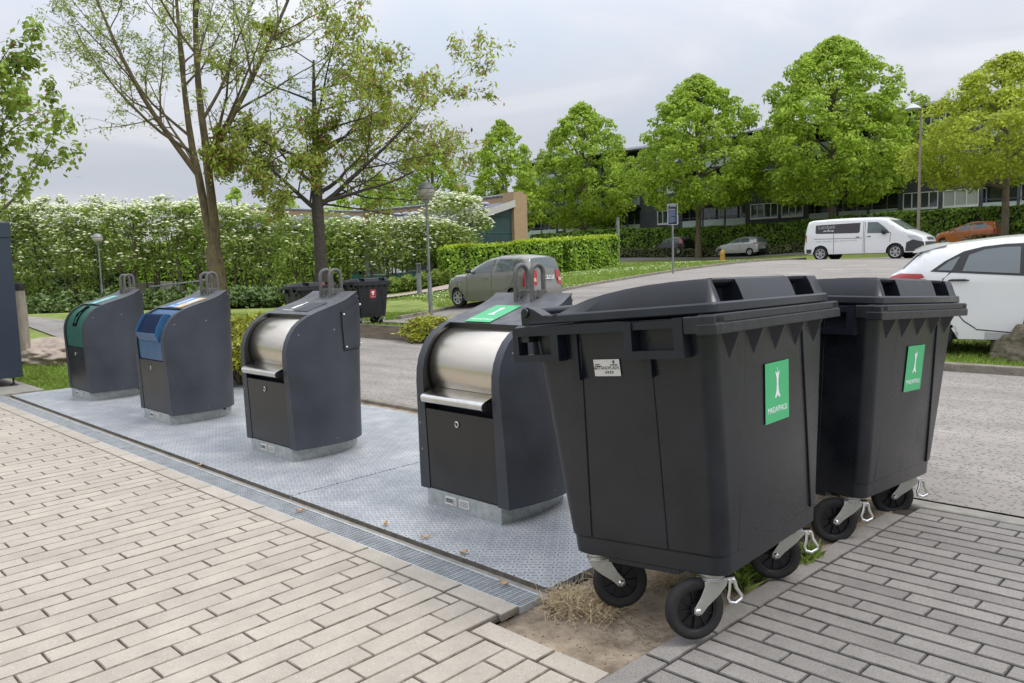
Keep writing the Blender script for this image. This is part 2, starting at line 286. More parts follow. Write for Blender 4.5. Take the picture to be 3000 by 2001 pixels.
# tread plate: staggered rings and short bars
def treadmat():
    m = bpy.data.materials.new('tread_plate'); m.use_nodes = True; t = m.node_tree; b = t.nodes['Principled BSDF']; N = t.nodes.new; Lk = t.links.new
    tcn = N('ShaderNodeTexCoord'); sp = N('ShaderNodeSeparateXYZ'); Lk(tcn.outputs['Object'], sp.inputs[0])
    def ma(op, a, b_=None, c=None):
        n = N('ShaderNodeMath'); n.operation = op
        for i, q in enumerate((a, b_, c)):
            if q is None: continue
            if isinstance(q, (int, float)): n.inputs[i].default_value = q
            else: Lk(q, n.inputs[i])
        return n.outputs[0]
    P = .033
    ang = R(38); xr = ma('ADD', ma('MULTIPLY', sp.outputs[0], math.cos(ang)), ma('MULTIPLY', sp.outputs[1], math.sin(ang))); yr = ma('SUBTRACT', ma('MULTIPLY', sp.outputs[1], math.cos(ang)), ma('MULTIPLY', sp.outputs[0], math.sin(ang)))
    u = ma('DIVIDE', xr, P); v = ma('DIVIDE', yr, P); row = ma('FLOOR', v)
    uo = ma('ADD', u, ma('MULTIPLY', ma('MODULO', ma('ABSOLUTE', row), 2.0), .5))
    fu = ma('SUBTRACT', ma('FRACT', uo), .5); fv = ma('SUBTRACT', ma('FRACT', v), .5)
    chk = ma('MODULO', ma('ABSOLUTE', ma('FLOOR', uo)), 2.0)
    rr = ma('SQRT', ma('ADD', ma('MULTIPLY', fu, fu), ma('MULTIPLY', fv, fv)))
    dot = ma('LESS_THAN', rr, .21); ring = ma('MULTIPLY', ma('LESS_THAN', rr, .33), ma('GREATER_THAN', rr, .21))
    bar = ma('MULTIPLY', ma('LESS_THAN', ma('ABSOLUTE', fu), .44), ma('LESS_THAN', ma('ABSOLUTE', fv), .09))
    bar = ma('MULTIPLY', bar, chk); inv = ma('SUBTRACT', 1.0, chk); dot = ma('MULTIPLY', dot, inv); ring = ma('MULTIPLY', ring, inv)
    dark = ma('ADD', dot, ma('MULTIPLY', bar, .75))
    nz = N('ShaderNodeTexNoise'); nz.inputs['Scale'].default_value = 3.4; nz.inputs['Detail'].default_value = 9; nz.inputs['Roughness'].default_value = .7; Lk(tcn.outputs['Object'], nz.inputs['Vector'])
    rp = N('ShaderNodeValToRGB'); el = rp.color_ramp.elements; el[0].position = .3; el[0].color = (.33, .345, .36, 1); el[1].position = .66; el[1].color = (.60, .60, .585, 1)
    k = rp.color_ramp.elements.new(.5); k.color = (.44, .455, .475, 1); Lk(nz.outputs[0], rp.inputs[0])
    m1 = N('ShaderNodeMix'); m1.data_type = 'RGBA'; m1.inputs[7].default_value = (.10, .105, .12, 1); Lk(dark, m1.inputs[0]); Lk(rp.outputs[0], m1.inputs[6])
    m2 = N('ShaderNodeMix'); m2.data_type = 'RGBA'; m2.inputs[7].default_value = (.74, .76, .78, 1); Lk(ma('MULTIPLY', ring, .8), m2.inputs[0]); Lk(m1.outputs[2], m2.inputs[6]); Lk(m2.outputs[2], b.inputs['Base Color'])
    b.inputs['Metallic'].default_value = .35; b.inputs['Roughness'].default_value = .45
    bn = N('ShaderNodeBump'); bn.inputs['Strength'].default_value = .9; bn.inputs['Distance'].default_value = .003; Lk(ma('SUBTRACT', ring, dark), bn.inputs['Height']); Lk(bn.outputs[0], b.inputs['Normal'])
    return m
M['tread'] = treadmat()
# text as mesh
def text_mesh(name, s, size, mat_, parent, mtx, ext=.0006, bold=False, align='CENTER', sx=1.0):
    cu = bpy.data.curves.new('tmp', 'FONT'); cu.body = s; cu.size = size; cu.extrude = ext; cu.align_x = align; cu.align_y = 'CENTER'; cu.offset = size * .012 if bold else 0; cu.resolution_u = 3
    o = bpy.data.objects.new('tmp', cu); COL.objects.link(o); dg = bpy.context.evaluated_depsgraph_get(); me = bpy.data.meshes.new_from_object(o.evaluated_get(dg))
    bpy.data.objects.remove(o); bpy.data.curves.remove(cu); me.name = name; me.materials.clear(); me.materials.append(mat_)
    me.transform(Matrix.Diagonal((sx, 1, 1, 1))); me.transform(mtx)
    q = bpy.data.objects.new(name, me); COL.objects.link(q); q.parent = parent; return q
def frame(o, ux, uy):
    """matrix taking local (x right, y up, z out) to world; o origin"""
    ux = Vector(ux).normalized(); uy = Vector(uy); uy = (uy - ux * uy.dot(ux)).normalized(); uz = ux.cross(uy)
    return Matrix(((ux[0], uy[0], uz[0], o[0]), (ux[1], uy[1], uz[1], o[1]), (ux[2], uy[2], uz[2], o[2]), (0, 0, 0, 1)))
APPLE = [(-.42,.98),(-.30,.80),(-.17,.45),(-.14,.0),(-.20,-.45),(-.36,-.78),(-.50,-.92),(-.30,-1.0),(-.12,-.86),(0,-.80),(.12,-.86),(.30,-1.0),(.50,-.92),(.36,-.78),(.20,-.45),(.14,0),(.17,.45),(.30,.80),(.42,.98),(.22,.92),(.05,.80),(.05,1.0),(.03,1.25),(-.03,1.25),(-.02,1.0),(-.05,.80),(-.22,.92)]
def flat_icon(mb, poly, mtx, s, off, dz=0):
    vs = [mtx @ Vector((p[0] * s + off[0], p[1] * s + off[1], dz)) for p in poly]
    bm = bmesh.new(); f = bm.faces.new([bm.verts.new(v) for v in vs]); bmesh.ops.triangulate(bm, faces=[f])
    bm.verts.index_update(); mb.add([v.co for v in bm.verts], [tuple(v.index for v in g.verts) for g in bm.faces]); bm.free()
def sticker(parent, mtx, w_, h_, bg, icon=None, txt=None, tsize=.03, isize=.06, iy=.02, ty=-.35, tx=0, name='sticker', prt=None, ix=0):
    mb = MB(); t = .0012
    mb.hexa([mtx @ Vector(q) for q in [(-w_/2,-h_/2,0),(w_/2,-h_/2,0),(w_/2,h_/2,0),(-w_/2,h_/2,0),(-w_/2,-h_/2,t),(w_/2,-h_/2,t),(w_/2,h_/2,t),(-w_/2,h_/2,t)]])
    o = mb.build(name, bg, parent); prt = prt or M['white']
    if icon: 
        ib = MB(); flat_icon(ib, icon, mtx, isize, (ix, iy), t + .0008); ib.build('icon', prt, o)
    if txt: text_mesh('lettering', txt, tsize, prt, o, mtx @ Matrix.Translation((tx, ty * h_, t + .0004)))
    return o
# scattered quads ("leaves")
def leaves(pos, nrm, L, W, mat_, name, parent, droop=0, jitter=.5, fold=False):
    n = len(pos)
    if n == 0: return None
    nrm = nrm + rng.normal(0, jitter, (n, 3)); nrm /= np.linalg.norm(nrm, axis=1)[:, None] + 1e-9
    t = rng.normal(0, 1, (n, 3)); t[:, 2] -= droop; t -= nrm * np.sum(t * nrm, 1)[:, None]; t /= np.linalg.norm(t, axis=1)[:, None] + 1e-9
    b = np.cross(nrm, t); s = rng.uniform(.65, 1.3, n)[:, None]
    v = np.stack([pos - t * L * s * .5, pos + b * W * s * .5, pos + t * L * s * .5, pos - b * W * s * .5], 1).reshape(-1, 3)
    f = np.arange(4 * n).reshape(-1, 4)
    return mkobj(name, v, f, mat_, parent)
# ------------------------------------------------------------------ terrain and flat surfaces
def axis_vals(lo, hi, c0, c1, fine, mid):
    a = [c0]
    while a[-1] < c1: a.append(a[-1] + fine)
    b = [a[-1]]; st = fine
    while b[-1] < hi: st = min(mid, st * 1.25); b.append(b[-1] + st)
    c = [a[0]]; st = fine
    while c[-1] > lo: st = min(mid, st * 1.25); c.append(c[-1] - st)
    return np.array(sorted(set(c + a + b)))
gx = axis_vals(-150, 90, -20, 5, 1, 3); gy = axis_vals(-40, 190, -2, 16, 1, 3)
GX, GY = np.meshgrid(gx, gy, indexing='ij'); GZ = gz(GX.ravel(), GY.ravel()).reshape(GX.shape)
low = ((GX > -10.1) & (GX < 6.1) & (GY < 3.1) & (GY > -16)); GZ = GZ - .035 - .06 * low
i, j = np.meshgrid(np.arange(len(gx) - 1), np.arange(len(gy) - 1), indexing='ij'); ny = len(gy)
F = np.stack([i*ny+j, (i+1)*ny+j, (i+1)*ny+j+1, i*ny+j+1], -1).reshape(-1, 4)
tag(mkobj('ground', np.stack([GX, GY, GZ], -1).reshape(-1, 3), F, M['lawn'], smooth='all'), kind='structure')
def drape(name, poly, mat_, off, grid=1.0, parent=None, kind='structure', flat=None):
    bm = bmesh.new(); f = bm.faces.new([bm.verts.new((p[0], p[1], 0)) for p in poly]); bm.normal_update()
    if f.normal.z < 0: f.normal_flip()
    bmesh.ops.triangulate(bm, faces=[f])
    xs = [p[0] for p in poly]; ys = [p[1] for p in poly]
    for ax, lo, hi in ((0, min(xs), max(xs)), (1, min(ys), max(ys))):
        c = math.floor(lo / grid) * grid + grid
        while c < hi:
            co = [0, 0, 0]; co[ax] = c; no = [0, 0, 0]; no[ax] = 1
            bmesh.ops.bisect_plane(bm, geom=bm.verts[:] + bm.edges[:] + bm.faces[:], plane_co=co, plane_no=no); c += grid
    V = np.array([v.co for v in bm.verts]); Z = gz(V[:, 0], V[:, 1]) + off if flat is None else np.full(len(V), flat)
    for v, z in zip(bm.verts, Z): v.co.z = z
    me = bpy.data.meshes.new(name); bm.to_mesh(me); bm.free(); me.materials.append(mat_)
    o = bpy.data.objects.new(name, me); COL.objects.link(o); tag(o, kind=kind); return o
def kerbline(name, pts, width, h, mat_, seg=1.0):
    """a raised kerb following the terrain along a polyline"""
    P = [np.array(p[:2], float) for p in pts]; out_ = []
    for a, b in zip(P[:-1], P[1:]):
        n = max(1, int(np.linalg.norm(b - a) / seg)); out_ += [a + (b - a) * k / n for k in range(n)]
    out_.append(P[-1]); rings = []
    for k, p in enumerate(out_):
        t = out_[min(k + 1, len(out_) - 1)] - out_[max(k - 1, 0)]; t /= np.linalg.norm(t); nn = np.array([-t[1], t[0]])
        a = p - nn * width / 2; b = p + nn * width / 2; z = gz1(*p); hh = h + random.uniform(-.006, .006)
        rings.append([(a[0], a[1], z - .1), (a[0], a[1], z + hh), (b[0], b[1], z + hh), (b[0], b[1], z - .1)])
    mb = MB(); mb.loft(rings); return tag(mb.build(name, mat_, bevel=.012), kind='structure')
kerb_px = [(1170,935,21.4),(1310,912,24),(1650,850,25),(1800,825,27.5),(2000,792,31.5),(2190,768,35),(2360,757,38)]
kpts = [at(*k)[:2] for k in kerb_px]
lot = [(-7,2.42),(26,2.42),(34,24)] + [tuple(at(*q)[:2]) for q in [(3300,690,46),(3000,700,43),(2700,735,43),(2420,752,41)]] + [tuple(p) for p in kpts[::-1]] + [(-15.6,9.9),(-8,9.4),(-8,6.95),(-12.6,6.95),(-7.7,3.3)]
drape('asphalt_lot', lot, M['asphalt'], 0.0, 1.0)
drape('side_road', [(-16,2.9),(-16,5.0),(-27,5.7),(-46,5.4),(-46,3.1),(-27,4.4),(-19,3.3)], M['asphalt'], 0.0, 1.0)
kerbline('lawn_kerb', kpts, .12, .09, M['kerb'])
drape('grass_island', [(-3.2,8.1),(14,8.1),(14,11.0),(-3.2,11.0)], M['lawn'], .07, 1.0)
kerbline('island_kerb', [(-3.3,10.9),(-3.3,8.03),(14,8.03)], .14, .10, M['kerb'])
road_c = [(1400,72),(1620,69),(1940,65),(2200,61),(2450,55),(2830,46),(3200,38)]
drape('road', [tuple(at(u,760,d-2.4)[:2]) for u, d in road_c] + [tuple(at(u,760,d+3.2)[:2]) for u, d in road_c[::-1]], M['asphalt2'], .0, 2.0)
p1, p2, p3, p4 = [q[:2] for q in [at(1030,885,30.5),at(1325,845,32),at(1325,829,36.2),at(1030,862,36)]]
drape('footpath', [tuple(p1), tuple(p2), tuple(p3), tuple(p4)], M['pinkpath'], .06, 1.0)
a1, a2, a3, a4 = [hit(*q)[:2] for q in [(20,912),(150,908),(150,901),(20,903)]]
drape('garden_path', [tuple(a1), tuple(a2), tuple(a3), tuple(a4)], M['pinkpath'], .0, 2.0)
# parking bay marks on the lot
for q in [(2340,803,1),(2440,790,1),(2510,778,1),(2290,811,0),(2120,819,0)]:
    h = hit(q[0], q[1]); wd = .35
    drape('bay_marking', [(h[0]-wd,h[1]-.05),(h[0]+wd,h[1]-.05),(h[0]+wd,h[1]+.07),(h[0]-wd,h[1]+.07)], M['white'], .006, 1.0)
# ---- beige paving of real blocks
def pavers(name, cells, mat_, edge, bev=.0045, dep=.03, jig=.0012, parent=None):
    vs = []; fs = []
    for (quad) in cells:
        q = [np.array(p, float) for p in quad]; c = sum(q) / 4; z = random.uniform(-jig, jig); tx, ty = random.uniform(-.004, .004), random.uniform(-.004, .004)
        n = len(vs)
        for k, p in enumerate(q):
            vs.append((p[0], p[1], -dep))
        for k, p in enumerate(q):
            vs.append((p[0], p[1], z - bev * .8 + tx * (p[0]-c[0]) + ty * (p[1]-c[1])))
        for k, p in enumerate(q):
            d = c - p; sx = math.copysign(min(bev, abs(d[0])), d[0]); sy = math.copysign(min(bev, abs(d[1])), d[1])
            vs.append((p[0] + sx, p[1] + sy, z + tx * (p[0]-c[0]) + ty * (p[1]-c[1])))
        for a in (0, 4):
            for k in range(4): fs.append((n+a+k, n+a+(k+1)%4, n+a+4+(k+1)%4, n+a+4+k))
        fs.append((n+8, n+9, n+10, n+11))
    o = mkobj(name, vs, fs, mat_, parent); o.data.materials.append(edge); o.data.polygons.foreach_set('material_index', [0 if k % 9 == 8 else 1 for k in range(len(fs))]); return o
g = .0050
cells = []
k = -6
while True:
    x1_ = .0021 - .1155 * k; x0_ = x1_ - .1155
    if x0_ < -13.5: break
    ymax = -.343 if x1_ < .03 else -.527
    off = (-.653 + .1235 * k) % .3715 - .3715 * 16
    for n_ in range(0, 16):
        ya = off + .3715 * n_; yb = ya + .3715
        yb = min(yb, ymax)
        if yb - ya < .03: continue
        xr = x1_ - g/2
        if xr > .655 + .052 * (yb + .48): 
            if x0_ > .62: continue
            xr = min(xr, .648)
        cells.append([(x0_ + g/2, ya + g/2), (xr, ya + g/2), (xr, yb - g/2), (x0_ + g/2, yb - g/2)])
    k += 1
x = .022
while x > -13.5:      # edge course along the drain
    cells.append([(x - .368, -.339), (x - g, -.339), (x - g, -.226), (x - .368, -.226)]); x -= .3715
x = .016
for n_ in range(2):
    cells.append([(x + g, -.523), (min(x + .3715, .655) - g, -.523), (min(x + .3715, .655) - g, -.41), (x + g, -.41)]); x += .3715
tag(pavers('paving', cells, M['paver'], M['paver_e']), kind='structure')
bed = MB(); bed.add([(-13.6,-7,-.021),(.66,-7,-.021),(.66,-.415,-.021),(.018,-.415,-.021),(.018,-.23,-.021),(-13.6,-.23,-.021)], [(0,1,2,3,4,5)]); tag(bed.build('paving_joints', M['joint']), kind='structure')
# ---- grey paving
def dk(u_, v_): return (.69 + u_ + .052 * (v_ + .2), v_ + .012 * u_)
cells = []
for n_ in range(-14, 8):
    a = -.212 + .3235 * n_; 
    if a + .32 > 2.3: continue
    cells.append([dk(-.03 + g, a + g), dk(.085 - g, a + g), dk(.085 - g, a + .3235 - g), dk(-.03 + g, a + .3235 - g)])
for r_ in range(-42, 24):
    ya = .184 + .1045 * r_ - .03; yb = ya + .1045
    if yb > 2.27: continue
    off = (1.41 - .122 * r_ - .8) % .366 - .366
    for n_ in range(0, 14):
        xa = max(.085, off + .366 * n_); xb = off + .366 * (n_ + 1)
        if xb - xa < .04: continue
        if 0 < xa - .085 < .04: xa = .085
        cells.append([dk(xa + g*.6, ya + g), dk(xb - g*.6, ya + g), dk(xb - g*.6, yb - g), dk(xa + g*.6, yb - g)])
tag(pavers('grey_paving', cells, M['paverd'], M['paverd_e'], bev=.0045), kind='structure')
bed = MB(); bed.add([(.43,-7,-.019),(6.2,-7,-.019),(6.3,2.32,-.019),(.80,2.27,-.019)], [(0,1,2,3)]); tag(bed.build('grey_paving_joints', M['joint']), kind='structure')
kerbline('pavement_kerb', [(.72,2.31),(6.5,2.42)], .13, .004, M['concrete'])
# ---- soil bed
def soil_z(x, y): return -.042 + .018 * mnoise.noise(Vector((x * 3, y * 3, 0))) + .014 * mnoise.noise(Vector((x * 12, y * 12, 3))) + .007 * mnoise.noise(Vector((x * 35, y * 35, 3))) + .02 * max(0, (x - .5) / .3)
sx = np.linspace(.004, .80, 90); sy = np.linspace(-.418, 2.33, 300); vs = []; 
for a in sx:
    for b in sy: vs.append((min(a, .66 + .052 * (b + .48)), b, soil_z(a, b)))
fs = [(i_*300+j_, (i_+1)*300+j_, (i_+1)*300+j_+1, i_*300+j_+1) for i_ in range(89) for j_ in range(299)]
tag(mkobj('soil', vs, fs, M['soil'], smooth='all'), kind='structure')
rear = MB(); rear.add([(-9.6,2.30,-.03),(.75,2.30,-.03),(.75,2.46,-.01),(-9.6,2.46,-.01)], [(0,1,2,3)]); tag(rear.build('soil_strip', M['soil']), kind='structure')
kerbline('pad_kerb', [(-9.4,2.46),(.7,2.46)], .10, .02, M['kerb'])
slab = MB(); slab.box(-13.2, -9.25, -.95, .42, -.04, .004); tag(slab.build('concrete_slab', M['concrete'], bevel=.01), kind='structure')
# ---- steel plates and drain
L_ = 2.2859
for k in range(4):
    x1_ = -k * L_; x0_ = x1_ - L_; x0_ = max(x0_, -9.1)
    mb = MB(); mb.box(x0_ + .009, x1_ - .009, 0.002, 2.29, -.045, 0.0); o = mb.build('floor_plate', M['tread'], bevel=.003); mb = MB(); mb.box(x0_ + .009, x1_ - .009, -.0015, .0025, -.045, -.003); mb.build('edge_bar', M['edgebar'], o)
    tag(o, ['grey tread plate under the container beside the two big wheeled bins', 'grey tread plate under the steel-drum container in the middle of the pad', 'grey tread plate under the container with the blue scoop', 'grey tread plate under the green-fronted container, farthest from the bins'][k], 'floor plate', 'tread plates under the waste containers')
mb = MB(); mb.box(-9.2, .02, -.045, .0, -.09, -.028); mb.box(-9.2, .03, -.07, -.045, -.09, -.022); tag(mb.build('drain_edge', M['concrete']), kind='structure')
mb = MB(); mb.box(-9.6, .02, -.214, -.062, -.09, -.055); tag(mb.build('drain_channel', M['black']), kind='structure')
for k in range(8):
    xb = .01 - 1.235 * k; xa = xb - 1.229; mb = MB(); zt = -.012
    mb.box(xa, xb, -.218, -.208, zt - .03, zt + .002); mb.box(xa, xb, -.072, -.062, zt - .03, zt + .002)
    mb.box(xb - .004, xb, -.208, -.072, zt - .03, zt + .001); mb.box(xa, xa + .004, -.208, -.072, zt - .03, zt + .001)
    for q in range(1, 8): yy = -.208 + .136 * q / 8; mb.box(xa + .004, xb - .004, yy - .0013, yy + .0013, zt - .010, zt - .001)
    q = xa + .03
    while q < xb - .01: mb.box(q - .0016, q + .0016, -.208, -.072, zt - .012, zt); q += .035
    nm = ['first', 'second', 'third', 'fourth', 'fifth', 'sixth', 'seventh', 'eighth'][k]
    tag(mb.build('drain_grate', M['grate']), f'galvanised drain grating along the pad, {nm} length counted from the bare soil', 'drain grate', 'gratings of the long drain')
# ------------------------------------------------------------------ underground waste containers
PROF = [(.020,.10),(.012,.35),(.004,.60),(-.004,.78),(.0,.86),(.018,.93),(.048,.99),(.09,1.045),(.14,1.085),(.20,1.117),(.28,1.145),(.40,1.18),(.52,1.212),(.62,1.252),(.69,1.295)]
def interp(x, xs, ys): return float(np.interp(x, xs, ys))
def halfw(y, z):
    s = min(1, max(0, (z - .1) / 1.2)); s = s * s * (3 - 2 * s)
    a = interp(y, [-.02,0,.15,.30,.45,.55,.65,.72,.765,.785], [.384,.385,.42,.440,.432,.408,.345,.265,.15,0])
    b = interp(y, [-.02,0,.2,.5,.69,.72,.75,.785], [.352,.352,.352,.345,.332,.31,.22,0])
    return a * (1 - s) + b * s
def make_container(x, y0, variant, label):
    root = empty('waste_container', (x, y0, 0)); tag(root, label, 'waste container', 'underground waste container inlets')
    # galvanised base
    rings = []
    for z in (0.0, .105):
        r = [(-.325,.02),(.325,.02)] + [(interp(yy, [.02,.3,.5,.64,.74,.78], [.325,.348,.315,.262,.17,.0]), yy) for yy in (.15,.3,.42,.52,.6,.66,.71,.75,.77)]
        r += [(-a, b) for a, b in r[2:][::-1]]; rings.append([(a, b, z) for a, b in r])
    mb = MB(); mb.loft(rings); base = mb.build('base', M['zinc'], root, smooth=30)
    mb = MB()
    for xx, w_ in ((-.155, .1), (-.03, .09)): mb.box(xx, xx + w_, .0155, .0195, .035, .085)
    rp = mb.build('rating_plate', M['label'], base)
    mb = MB()
    for k in range(3): mb.lathe([(.0125, 0), (.0125, .002)], 12, Matrix.Translation((-.137 + k * .019, .0155, .06)) @ Matrix.Rotation(R(90), 4, 'X'))
    for k in range(4): mb.box(-.088, -.062, .0145, .0152, .045 + k * .009, .0475 + k * .009); mb.box(-.022, .05, .0145, .0152, .045 + k * .009, .0475 + k * .009)
    mb.build('print', M['ink'], rp)
    for k in range(3): text_mesh('lettering', 'pwg'[k], .02, M['label'], rp, frame((-.137 + k * .019, .0132, .061), (1, 0, 0), (0, 0, 1)))
    mb = MB(); mb.lathe([(.018, 0), (.018, .01), (.012, .012)], 14, Matrix.Translation((.27, .60, .075)) @ Matrix.Rotation(R(65), 4, 'Y')); mb.build('bolt', M['black'], base)
    # shell: sides and rear lofted from horizontal slices
    zs = [.10,.22,.35,.48,.60,.70,.78,.86,.93,.99,1.045,1.085,1.117,1.145,1.18,1.212,1.252,1.295]
    pz = [p[1] for p in PROF]; py = [p[0] for p in PROF]; Mx = 16; rings = []
    for z in zs:
        yf = interp(z, pz, py); rearlim = .785 if z < 1.235 else .785 - (z - 1.235) * 1.45
        side = []
        for k in range(Mx + 1):
            t = math.sin(k / Mx * math.pi / 2); yy = yf + (.785 - yf) * t; X = halfw(yy, z); side.append((X, min(yy, rearlim)))
        rings.append([(-a, b, z) for a, b in side] + [(a, b, z) for a, b in side[::-1][1:]])
    mb = MB(); nr = len(rings[0]); vs = [p for r in rings for p in r]; fs = [(i*nr+k, i*nr+k+1, (i+1)*nr+k+1, (i+1)*nr+k) for i in range(len(zs)-1) for k in range(nr-1)]
    fs = [f[::-1] for f in fs]
    fs.append(tuple((len(zs)-1)*nr + k for k in range(nr)))
    mb.add(vs, fs)
    # front frame with the recessed middle
    C = .300; lip = 10 if variant in ('drum',) else 9
    lipz = 1.130 if variant == 'drum' else 1.155
    P = [(interp(z, pz, py), z) for z in zs]
    P = [p for p in P if p[1] < lipz - .01] + [(interp(lipz, pz, py), lipz)]; top = [(interp(lipz, pz, py), lipz)] + [(interp(z, pz, py), z) for z in zs if z > lipz + .01]
    allp = P + top[1:]
    for sgn in (-1, 1):
        vs = []
        for (yy, z) in P: vs += [(sgn * halfw(yy, z), yy, z), (sgn * C, yy, z)]
        fs = [(2*k, 2*k+1, 2*k+3, 2*k+2) if sgn < 0 else (2*k, 2*k+2, 2*k+3, 2*k+1) for k in range(len(P)-1)]; mb.add(vs, fs)
    vs = []
    for (yy, z) in top: vs += [(-halfw(yy, z), yy, z), (halfw(yy, z), yy, z)]
    mb.add(vs, [(2*k, 2*k+1, 2*k+3, 2*k+2) for k in range(len(top)-1)])
    # joint between frame strips and roof: side strips meet the roof at the lip
    body = mb.build('shell', M['shell'], root, smooth=35)
    mb = MB(); dep = .075
    nn = []
    for k in range(len(P)):
        a = P[max(k-1, 0)]; b = P[min(k+1, len(P)-1)]; t = np.array([b[0]-a[0], b[1]-a[1]]); t /= np.linalg.norm(t); nn.append((t[1], -t[0]))
    inn = [(p[0] + n_[0] * dep, p[1] + n_[1] * dep) for p, n_ in zip(P, nn)]
    for sgn in (-1, 1):
        vs = []
        for p, q in zip(P, inn): vs += [(sgn * C, p[0], p[1]), (sgn * C, q[0], q[1])]
        mb.add(vs, [(2*k, 2*k+1, 2*k+3, 2*k+2) if sgn < 0 else (2*k, 2*k+2, 2*k+3, 2*k+1) for k in range(len(P)-1)])
    d2 = .085 if variant == 'drum' else .03
    mb.add([(-C, P[-1][0], P[-1][1]), (C, P[-1][0], P[-1][1]), (C, P[-1][0] + .012, P[-1][1] - d2), (-C, P[-1][0] + .012, P[-1][1] - d2)], [(0, 1, 2, 3)])
    mb.build('inlet_frame', M['door'], body, smooth=35)
    if variant == 'drum':
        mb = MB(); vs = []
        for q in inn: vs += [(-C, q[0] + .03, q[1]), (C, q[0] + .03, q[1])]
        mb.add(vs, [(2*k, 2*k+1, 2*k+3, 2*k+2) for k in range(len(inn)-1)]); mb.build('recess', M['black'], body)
        mb = MB(); mb.lathe([(.247, -.285), (.25, -.28), (.25, .28), (.247, .285)], 72, Matrix.Translation((0, .287, .852)) @ Matrix.Rotation(R(90), 4, 'Y')); mb.build('drum', M['steel'], root, smooth=40)
        mb = MB(); hp = [(-.052,.684),(-.048,.703),(-.030,.713),(.03,.732),(.06,.742),(.06,.734),(.03,.722),(-.012,.704),(-.006,.684),(-.012,.668),(-.028,.660),(-.044,.667)]
        mb.prism(hp, 0, -.275, .265); mb.build('handle', M['steelh'], root, smooth=60)
        mb = MB(); mb.lathe([(.024, 0), (.024, .007)], 16, Matrix.Translation((.265, -.029, .686)) @ Matrix.Rotation(R(90), 4, 'Y')); mb.build('handle_cap', M['black'], root); mb = MB(); mb.lathe([(.024, -.007), (.024, 0)], 16, Matrix.Translation((-.275, -.029, .686)) @ Matrix.Rotation(R(90), 4, 'Y')); mb.build('handle_cap', M['black'], root)
        ztop = .615
    else:
        m_ = M['bluep'] if variant == 'scoop' else M['greenp']; vs = []; Pp = [(p[0] + n_[0] * .014, p[1] + n_[1] * .014) for p, n_ in zip(P, nn) if p[1] >= .6]
        Pp[0] = (Pp[0][0], .632)
        for q in Pp: vs += [(-C + .004, q[0], q[1]), (C - .004, q[0], q[1])]
        mb = MB(); mb.add(vs, [(2*k, 2*k+1, 2*k+3, 2*k+2) for k in range(len(Pp)-1)]); panel = mb.build('inlet_panel', m_, root, smooth=50); ztop = .625
        if variant == 'slot':
            mb = MB(); def_ = [(-.05,.90),(.05,.90),(.055,.96),(.045,1.05),(.02,1.10),(-.035,1.10),(-.055,1.02)]
            def onf(x_, z_, o_): 
                yy = interp(z_, pz, py); return (x_, yy + .014 - o_, z_ + (.0 if z_ < .95 else o_ * .5))
            o1 = [onf(a * 1.25, .9 + (b - .9) * 1.12 - .015, .012) for a, b in def_]; i1 = [onf(a, b, .014) for a, b in def_]; i2 = [onf(a, b, -.05) for a, b in def_]
            b0 = [onf(a * 1.25, .9 + (b - .9) * 1.12 - .015, -.002) for a, b in def_]
            i3 = [onf(a * .98, .9 + (b - .9) * .98 + .002, .004) for a, b in def_]; mb.loft([b0, o1, i1, i3], cap0=False); mb.build('slot', mat('matt_black', (.004,.004,.004), .9, spec=.1), panel)
        else:
            mb = MB(); W_ = .245
            # scoop: tray front wall, sloping side cheeks, dark mouth
            cheek = [(.06,.80),(-.005,.83),(-.030,.90),(-.012,.965),(.045,1.065),(.09,1.09),(.13,1.05)]
            for s_ in (-1, 1): mb.prism([(p[0], p[1]) for p in cheek], 0, s_ * W_ - .004, s_ * W_ + .004)
            mb.prism([(.05,.79),(-.005,.825),(-.032,.90),(-.024,.902),(.003,.835),(.05,.80)], 0, -W_, W_)
            mb.build('scoop', M['bluep'], panel, smooth=30)
            mb = MB(); mb.prism([(-.022,.893),(.03,.85),(.045,.87),(.135,.98),(.15,1.06),(.110,1.080),(.080,1.07),(.035,1.0),(-.014,.905)], 0, -W_+.006, W_-.006); mb.build('scoop_mouth', mat('blue_inside', (.004, .014, .05), .75, spec=.15), panel)
    mb = MB(); mb.box(-.297, .297, .012, .045, .112, ztop)
    dv = mb.v; 
    for k, v in enumerate(dv):
        yy = interp(v[2], pz, py); dv[k] = (v[0], (yy + .003) if v[1] < .02 else yy + .03, v[2])
    dr = mb.build('door', M['door'], root, bevel=.004)
    mb = MB(); mb.lathe([(.020, 0), (.020, .006), (.014, .009), (.014, .004), (.0, .004)], 20, Matrix.Translation((-.01, .006, .548)) @ Matrix.Rotation(R(90), 4, 'X')); lk = mb.build('lock', M['steelh'], dr, smooth=30)
    mb = MB(); mb.box(-.0165, -.0035, -.0005, .0015, .538, .558); mb.build('keyhole', M['black'], lk)
    for xx in (-.065, .075):
        mb = MB(); pts_ = [(xx, .60, 1.235)] + [(xx, .60, 1.415)] + [(xx, .655 - .055 * math.cos(a), 1.42 + .055 * math.sin(a)) for a in np.linspace(0.15, math.pi - .15, 9)] + [(xx, .71, 1.415), (xx, .71, 1.28)]
        mb.tube(pts_, .0155, 10); lp = mb.build('lifting_loop', M['loop'], root, smooth=50)
        mb = MB(); mb.box(xx - .004, xx + .022, .60, .72, 1.27, 1.315); mb.box(xx + .004, xx + .026, .632, .655, 1.265, 1.318); mb.build('bracket', M['loop'], lp, bevel=.004)
    return root
Y0 = .45; XC = [-1.1062 - k * L_ for k in range(4)]
rootA = make_container(XC[0], Y0, 'drum', 'dark grey container with steel drum and green apple-core sticker, beside the nearest wheeled bin')
